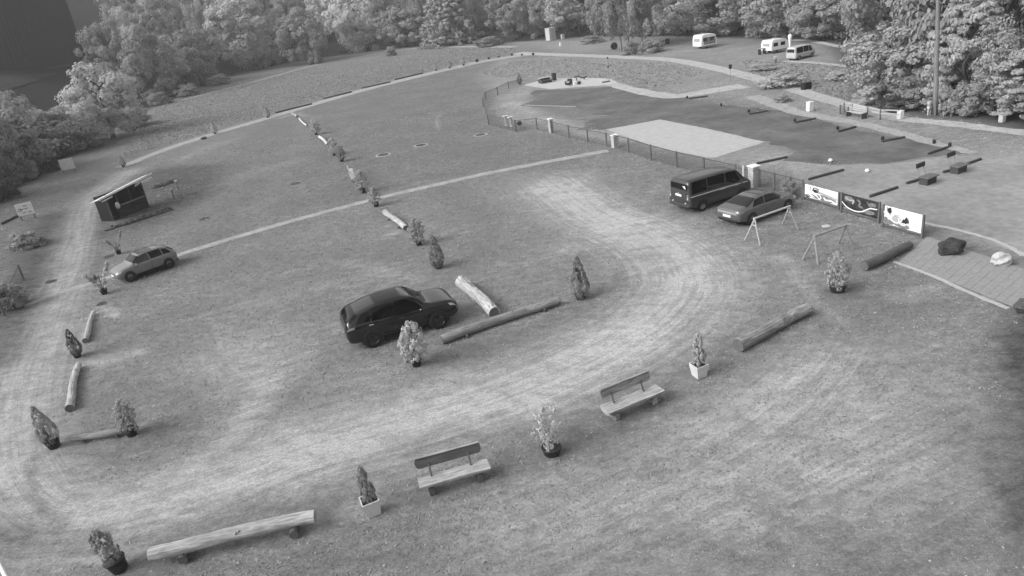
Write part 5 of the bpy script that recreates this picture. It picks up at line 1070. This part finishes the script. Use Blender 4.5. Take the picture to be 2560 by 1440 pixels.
def cabin():
    P = G(1378, 101); ppm = px_per_m(P); W_ = 27/ppm*.85; H = 29/ppm; o = thing('cabin', 'white portable cabin standing alone at the wood edge', 'cabin', P, .5)
    MB().bbox((0, 0, H*.5), (W_*.85, W_*.8, H*.96), .05).build('wall', mat('cabin_white', .45, .1, 2), o); MB().bbox((0, 0, H), (W_*.9, W_*.86, .12), .04).build('roof', mat('cabin_roof', .5), o); MB().bbox((.05, -W_*.41, H*.46), (W_*.42, .03, H*.8), .02).build('door', mat('cabin_door', .38), o)
    P = G(1478, 84); o = thing('parasol', 'folded white parasol standing before the dark wood', 'parasol', P); k = 10/px_per_m(P)*.5
    MB().tube([(0, 0, 0), (0, 0, 2.5)], .05, 6).build('pole', STEEL, o); MB().lathe([(.06, .6), (.3, 1.0), (.32, 1.5), (.2, 2.2), (.04, 2.6)], 10).build('canopy', WHITE, o, True)
    P = Vector(flat(1594, 124)); o = thing('ball_lamp', 'small white ball lamp on a short post under the birches', 'lamp', P); MB().tube([(0, 0, 0), (0, 0, .4)], .06, 6).build('post', STEEL, o); MB().lathe([(.05, .38), (.2, .5), (.22, .62), (.14, .78), (.03, .84)], 12).build('globe', WHITE, o, True)
    P = Vector(flat(1536, 124)); o = thing('tyre', 'large black tyre standing upright against the mound by the birches', 'tyre', P, .1); mb = MB(); n = 20
    mb.tube([(.46*math.cos(2*math.pi*k/n), 0, .62+.46*math.sin(2*math.pi*k/n)) for k in range(n+1)], .22, 8).build('tread', RUBBER, o, True); MB().tube([(0, .08, .62), (0, .1, .62)], .38, 16).build('inner_disc', BLACK, o)
    P = Vector(flat(1826, 206)); o = thing('dog_waste_box', 'dark box on a thin pole in front of the road', 'post box', P, .3); MB().tube([(0, 0, 0), (0, 0, 1.6)], .03, 6).build('pole', STEEL, o); MB().bbox((0, 0, 1.75), (.34, .22, .5), .05).build('box', BLACK, o)
cabin()
def roadside_bench():
    A = Vector(flat(2122, 290)); B = Vector(flat(2160, 297)); d = B-A; L = d.length; o = thing('slatted_bench', 'slatted pale bench with dark ends beside the road', 'bench', A, math.atan2(d.y, d.x)); sl = mat('slat_pale', .42, .15, 6)
    for i in range(3): MB().bbox((L/2, .25+.03*i, .52+.15*i), (L, .04, .11), .01).build('backrest_slat', sl, o)
    for i in range(3): MB().bbox((L/2, -.02-.14*i+.1, .42), (L, .12, .04), .01).build('seat_slat', sl, o)
    for x in (0, L): MB().bbox((x, 0, .22), (.07, .5, .44), .01).build('leg', WOODD, o); MB().bbox((x, .3, .6), (.07, .07, .62), .01).build('back_post', WOODD, o)
    P = [Vector(flat(*p)) for p in ((2110, 280), (2165, 291), (2200, 300), (2246, 302))]; o = thing('rail_fence', 'low timber rail fence behind the slatted roadside bench', 'fence', P[0])
    for a, b in zip(P[:-1], P[1:]):
        for z in (.78, .5): MB().tube([a-P[0]+Vector((0, 0, z)), b-P[0]+Vector((0, 0, z))], .05, 6).build('rail', sl, o)
    for p in P[:-1]: MB().bbox(p-P[0]+Vector((0, 0, .42)), (.1, .1, .85), .01).build('post', POSTW, o)
    fence('wire_fence', 'small piece of wire fence left of the slatted bench', [(2100, 285), (2120, 290)], .7, [1, 1])
roadside_bench()
def rock(label, u, v, w, h, m, seed, name='boulder', flat_=.6):
    r = random.Random(seed); P = Vector(flat(u, v)); ppm = px_per_m(P); W_ = w/ppm/2; H = h/ppm; import bmesh
    bm = bmesh.new(); bmesh.ops.create_icosphere(bm, subdivisions=3, radius=1)
    ph = [r.uniform(0, 6) for _ in range(6)]
    for vt in bm.verts:
        c = vt.co; k = 1+.22*math.sin(c.x*3+ph[0])*math.cos(c.y*2.5+ph[1])+.12*math.sin(c.z*6+ph[2]+c.x*4)+.07*math.sin(c.y*9+ph[3]); vt.co = Vector((c.x*k*W_, c.y*k*W_*.8, max(-.05, c.z*k*H*.5+H*.40)))
    me = bpy.data.meshes.new(name); bm.to_mesh(me); bm.free(); me.materials.append(m); o = link(me, name, None, P, (0, 0, r.uniform(0, 3))); tag(o, label, 'boulder'); return o
rock('dark boulder on the paved terrace behind the log', 2376, 634, 56, 44, STONE_D, 3); rock('pale rough boulder on the paved terrace near the right edge', 2503, 662, 50, 34, STONE_L, 8)
rock('dark rounded rock at the right edge below the terrace', 2562, 782, 46, 44, mat('rock_dim', .09, .4, 4), 5); rock('low dark mound of earth on the upper path', 510, 348, 16, 7, mat('earth', .08, .3, 5), 6, 'earth_mound')
# ------------------------------------------------------------------ upper terrace furniture, tables by the fence
def upper():
    P = Vector(flat(1363, 207)); o = thing('picnic_table', 'dark table with a pale top at the left of the upper terrace', 'table', P, .35)
    MB().bbox((0, 0, .74), (1.9, .8, .06), .02).build('table_top', mat('tabletop_pale', .45), o); MB().bbox((0, 0, .4), (1.4, .5, .6), .02).build('base', WOODD, o)
    for y in (-.7, .7): MB().bbox((0, y, .42), (1.9, .28, .05), .02).build('seat', WOODK, o); 
    for x in (-.7, .7): MB().bbox((x, 0, .2), (.08, 1.5, .36), .01).build('leg', WOODD, o)
    block('dark upright cabinet behind the picnic table', 1386, 201, 9, 18, mat('cabinet_dark', .04), 'cabinet', 'cabinet')
    P = Vector(flat(1422, 214)); o = thing('lounge_chair', 'dark curved lounge chair with pale cushion on the upper terrace', 'chair', P, .9)
    MB().bbox((0, 0, .28), (.75, .7, .3), .06).build('seat', BLACK, o); MB().bbox((0, 0, .47), (.6, .55, .1), .04).build('cushion', mat('cushion_pale', .5), o); MB().bbox((.38, 0, .5), (.12, .75, .7), .05).build('backrest', BLACK, o)
    for y in (-.36, .36): MB().bbox((0, y, .45), (.7, .09, .3), .03).build('armrest', BLACK, o)
    block('small white stool right of the lounge chair', 1437, 213, 6, 9, WHITE, 'stool', 'stool'); 
    P = Vector(flat(1448, 211)); o = thing('round_pot', 'round black pot right of the white stool', 'pot', P); MB().lathe([(.15, 0), (.27, .15), (.27, .32), (.18, .42)], 12).build('bowl', BLACK, o, True)
    P = Vector(flat(1452, 200)); o = thing('sun_lounger', 'dark bent lounger at the back of the upper terrace', 'lounger', P, .1); MB().tube([(-.9, 0, .5), (-.3, 0, .6), (.2, 0, .25), (.9, 0, .35)], .09, 8).build('seat', WOODD, o, True)
    for x in (-.6, .5): MB().box((x, 0, .18), (.06, .4, .36)).build('leg', WOODD, o)
    P = Vector(flat(1523, 203)); o = thing('weather_pole', 'thin tall pole with small round heads on the upper terrace', 'pole', P); MB().tube([(0, 0, 0), (0, 0, 3.1)], .03, 6).build('shaft', STEEL, o)
    for z in (1.9, 3.0): MB().lathe([(.02, z-.14), (.13, z-.05), (.13, z+.05), (.02, z+.14)], 8).build('head', WOODD, o, True)
    P = Vector(flat(1515, 206)); o = thing('low_stone', 'low flat dark stone on the right of the upper terrace', 'stone', P, .2); MB().bbox((0, 0, .09), (1.1, .4, .18), .06).build('slab', mat('slab_mid', .15), o)
    for (u, v, lb) in ((1266, 313, 'left one of two pale high tables inside the fence curve'), (1279, 316, 'right one of two pale high tables inside the fence curve')):
        P = Vector(flat(u, v)); o = thing('high_table', lb, 'table', P, 0, 'pale high tables'); MB().lathe([(.22, 0), (.2, .04), (.13, .08), (.13, .95)], 10).build('leg', mat('table_pale', .5), o); MB().lathe([(.36, .95), (.36, 1.0)], 16).build('table_top', mat('table_pale', .5), o)
    P = Vector(flat(1300, 320)); o = thing('kettle_barbecue', 'round black kettle barbecue right of the pale high tables', 'barbecue', P); MB().lathe([(.05, .25), (.22, .35), (.26, .5), (.2, .66), (.04, .72)], 12).build('bowl', BLACK, o, True)
    for a in (0, 2.1, 4.2): MB().tube([(math.cos(a)*.22, math.sin(a)*.22, 0), (math.cos(a)*.1, math.sin(a)*.1, .35)], .02, 5).build('leg', STEEL, o)
    for (a, b, lb) in (((1310, 264), (1440, 268), 'pale edging strip on the left end of the dark lawn'), ((1440, 300), (1520, 290), 'lower pale edging strip beside the sand court')):
        A = Vector(flat(*a)); B = Vector(flat(*b)); d = B-A; o = thing('edging_board', lb, 'edging', (A+B)/2, math.atan2(d.y, d.x)); MB().bbox((0, 0, .05), (d.length, .14, .1), .02).build('board', mat('edging_pale', .27), o)
upper()
# pole in the near lower left corner
A = Vector(flat(-14, 1388, 4.0)); B = Vector(flat(30, 1470, 4.0)); d = (B-A)
o = thing('railing_pole', 'bright white pole crossing the bottom left corner close to the viewer', 'pole', (A.x, A.y, 0)); mid = Vector((A.x, A.y, 0))
MB().tube([A-mid-d*2.2, B-mid+d*2], .045, 10).build('tube', mat('railing_white', .72, .05, 3, .5), o, True); MB().tube([Vector((0, 0, 0))-d*2.2, A-mid-d*2.2], .04, 8).build('upright', mat('railing_white', .72), o, True)
# left fence by the straggly bush
fence('wire_fence', 'wire fence at the left edge above the footpath end', [(-30, 830), (12, 790), (40, 750), (60, 700)], 1.0, [1]*4, .16)
A = Vector(flat(5, 562)); B = Vector(flat(46, 542)); d = B-A; o = thing('parking_beam', 'thin dark beam left of the scribbled notice board', 'beam', (A+B)/2, math.atan2(d.y, d.x)); MB().bbox((0, 0, .1), (d.length, .16, .2), .03).build('timber', WOODD, o)

hz = MB().box((-60, 200, 44), (900, 640, 92)).build('haze', bpy.data.materials.new('haze_air')); hz['kind'] = 'stuff'
HM = hz.data.materials[0]; HM.use_nodes = True; HM.node_tree.nodes.clear(); vo = HM.node_tree.nodes.new('ShaderNodeVolumePrincipled'); vo.inputs['Color'].default_value = (.9, .9, .9, 1); vo.inputs['Density'].default_value = .0006
mo = HM.node_tree.nodes.new('ShaderNodeOutputMaterial'); HM.node_tree.links.new(vo.outputs[0], mo.inputs['Volume'])

# ------------------------------------------------------------------ grass tufts over the lawn
def grass():
    r = np.random.default_rng(12); n = 120000
    ang = r.uniform(math.radians(-42), math.radians(42), n); dist = 14*np.power(95/14, r.uniform(0, 1, n)**.8); X = dist*np.sin(ang); Y = dist*np.cos(ang)
    d1, _ = line_dist(X, Y, wl(TRACK, 4)); keep = (d1 > 1.7) | (r.uniform(size=n) < .5)
    clump = np.sin(X*1.7+np.sin(Y*1.3)*2)*np.sin(Y*1.9+np.sin(X*1.1)*2); keep &= r.uniform(size=n) < (.62+.38*clump)
    for px in ([(2085, 414), (2440, 387), (2700, 400), (2700, 800), (2540, 790), (2245, 655), (2300, 595), (2300, 558), (2020, 452)], [(1335, 226), (1545, 214), (1800, 262), (2120, 318), (2432, 384), (2200, 408), (1780, 398), (1650, 372), (1510, 326), (1330, 268)]): keep &= poly_mask(X, Y, px, .2) < .5
    d2, _ = line_dist(X, Y, wl([(60, 765), (330, 674), (640, 578), (940, 497), (1220, 433), (1520, 377)], 4)); keep &= d2 > .5
    dk = np.zeros(n)
    for px, w_, s_ in DARK: dd, _ = line_dist(X, Y, wl(px, 3)); dk += s_*np.exp(-(dd/w_)**2)
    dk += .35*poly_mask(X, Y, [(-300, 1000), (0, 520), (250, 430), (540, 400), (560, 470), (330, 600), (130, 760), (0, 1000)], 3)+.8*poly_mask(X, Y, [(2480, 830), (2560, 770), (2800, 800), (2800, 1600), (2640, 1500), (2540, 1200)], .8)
    wk = np.zeros(n)
    for px, w_, s_ in WORN: dd, _ = line_dist(X, Y, wl(px, 3)); wk = np.maximum(wk, s_*np.exp(-(dd/(w_*1.3))**2))
    keep &= r.uniform(size=n) > dk*1.7+wk*1.5+.30*np.clip(np.sin(X*.55+1.3*np.sin(Y*.4))*np.sin(Y*.62+np.sin(X*.5)), 0, 1)
    keep &= (edge_out(X, Y) < 0); X, Y, dist = X[keep], Y[keep], dist[keep]
    blades('grass', X, Y, dist, .011, .026, .032, .40, 'short trampled grass tufts all over the lawn car park', r)
    n = 60000; ang = r.uniform(math.radians(-42), math.radians(30), n); dist = r.uniform(70, 200, n); X = dist*np.sin(ang); Y = dist*np.cos(ang)
    keep = poly_mask(X, Y, [(300, 398), (400, 262), (760, 152), (1280, 112), (1290, 130), (1120, 165), (920, 212), (680, 282), (430, 358)], .2) > .5
    keep |= poly_mask(X, Y, [(1200, 185), (1290, 150), (1400, 146), (1660, 158), (1760, 178), (1700, 210), (1600, 222), (1540, 200), (1400, 188), (1300, 198)], .2) > .5
    keep |= poly_mask(X, Y, [(1850, 150), (2120, 165), (2150, 262), (2080, 240), (1980, 210), (1880, 182)], .2) > .5
    d3, _ = line_dist(X, Y, wl([(455, 250), (640, 203), (800, 160), (960, 132), (1080, 118), (1290, 117)], 4)); keep &= d3 > 1.2
    X, Y, dist = X[keep], Y[keep], dist[keep]; blades('meadow_grass', X, Y, dist*0, .06, .15, .14, .36, 'rough taller grass on the banks beside the upper paths', r)
def blades(name, X, Y, dist, h0, h1, lean, alb, label, r):
    k = len(X); Q = np.zeros((k, 2, 4, 3))
    for b in range(2):
        a = r.uniform(0, math.pi, k); h = r.uniform(h0, h1, k)*(1+dist/60); w = h*r.uniform(.6, 1.1, k); lx = r.normal(size=k)*lean*(1+dist/60); ly = r.normal(size=k)*lean*(1+dist/60); dx, dy = np.cos(a)*w, np.sin(a)*w
        Q[:, b, 0] = np.stack([X-dx, Y-dy, 0*X-.004], 1); Q[:, b, 1] = np.stack([X+dx, Y+dy, 0*X-.004], 1); Q[:, b, 2] = np.stack([X+dx*.5+lx, Y+dy*.5+ly, h], 1); Q[:, b, 3] = np.stack([X-dx*.5+lx, Y-dy*.5+ly, h], 1)
    me = quads_mesh(name, Q.reshape(-1, 3), leafmat(name+'_blades', alb, .35, .45)); o = link(me, name); o['label'] = label; o['category'] = 'grass'; o['kind'] = 'stuff'
grass()
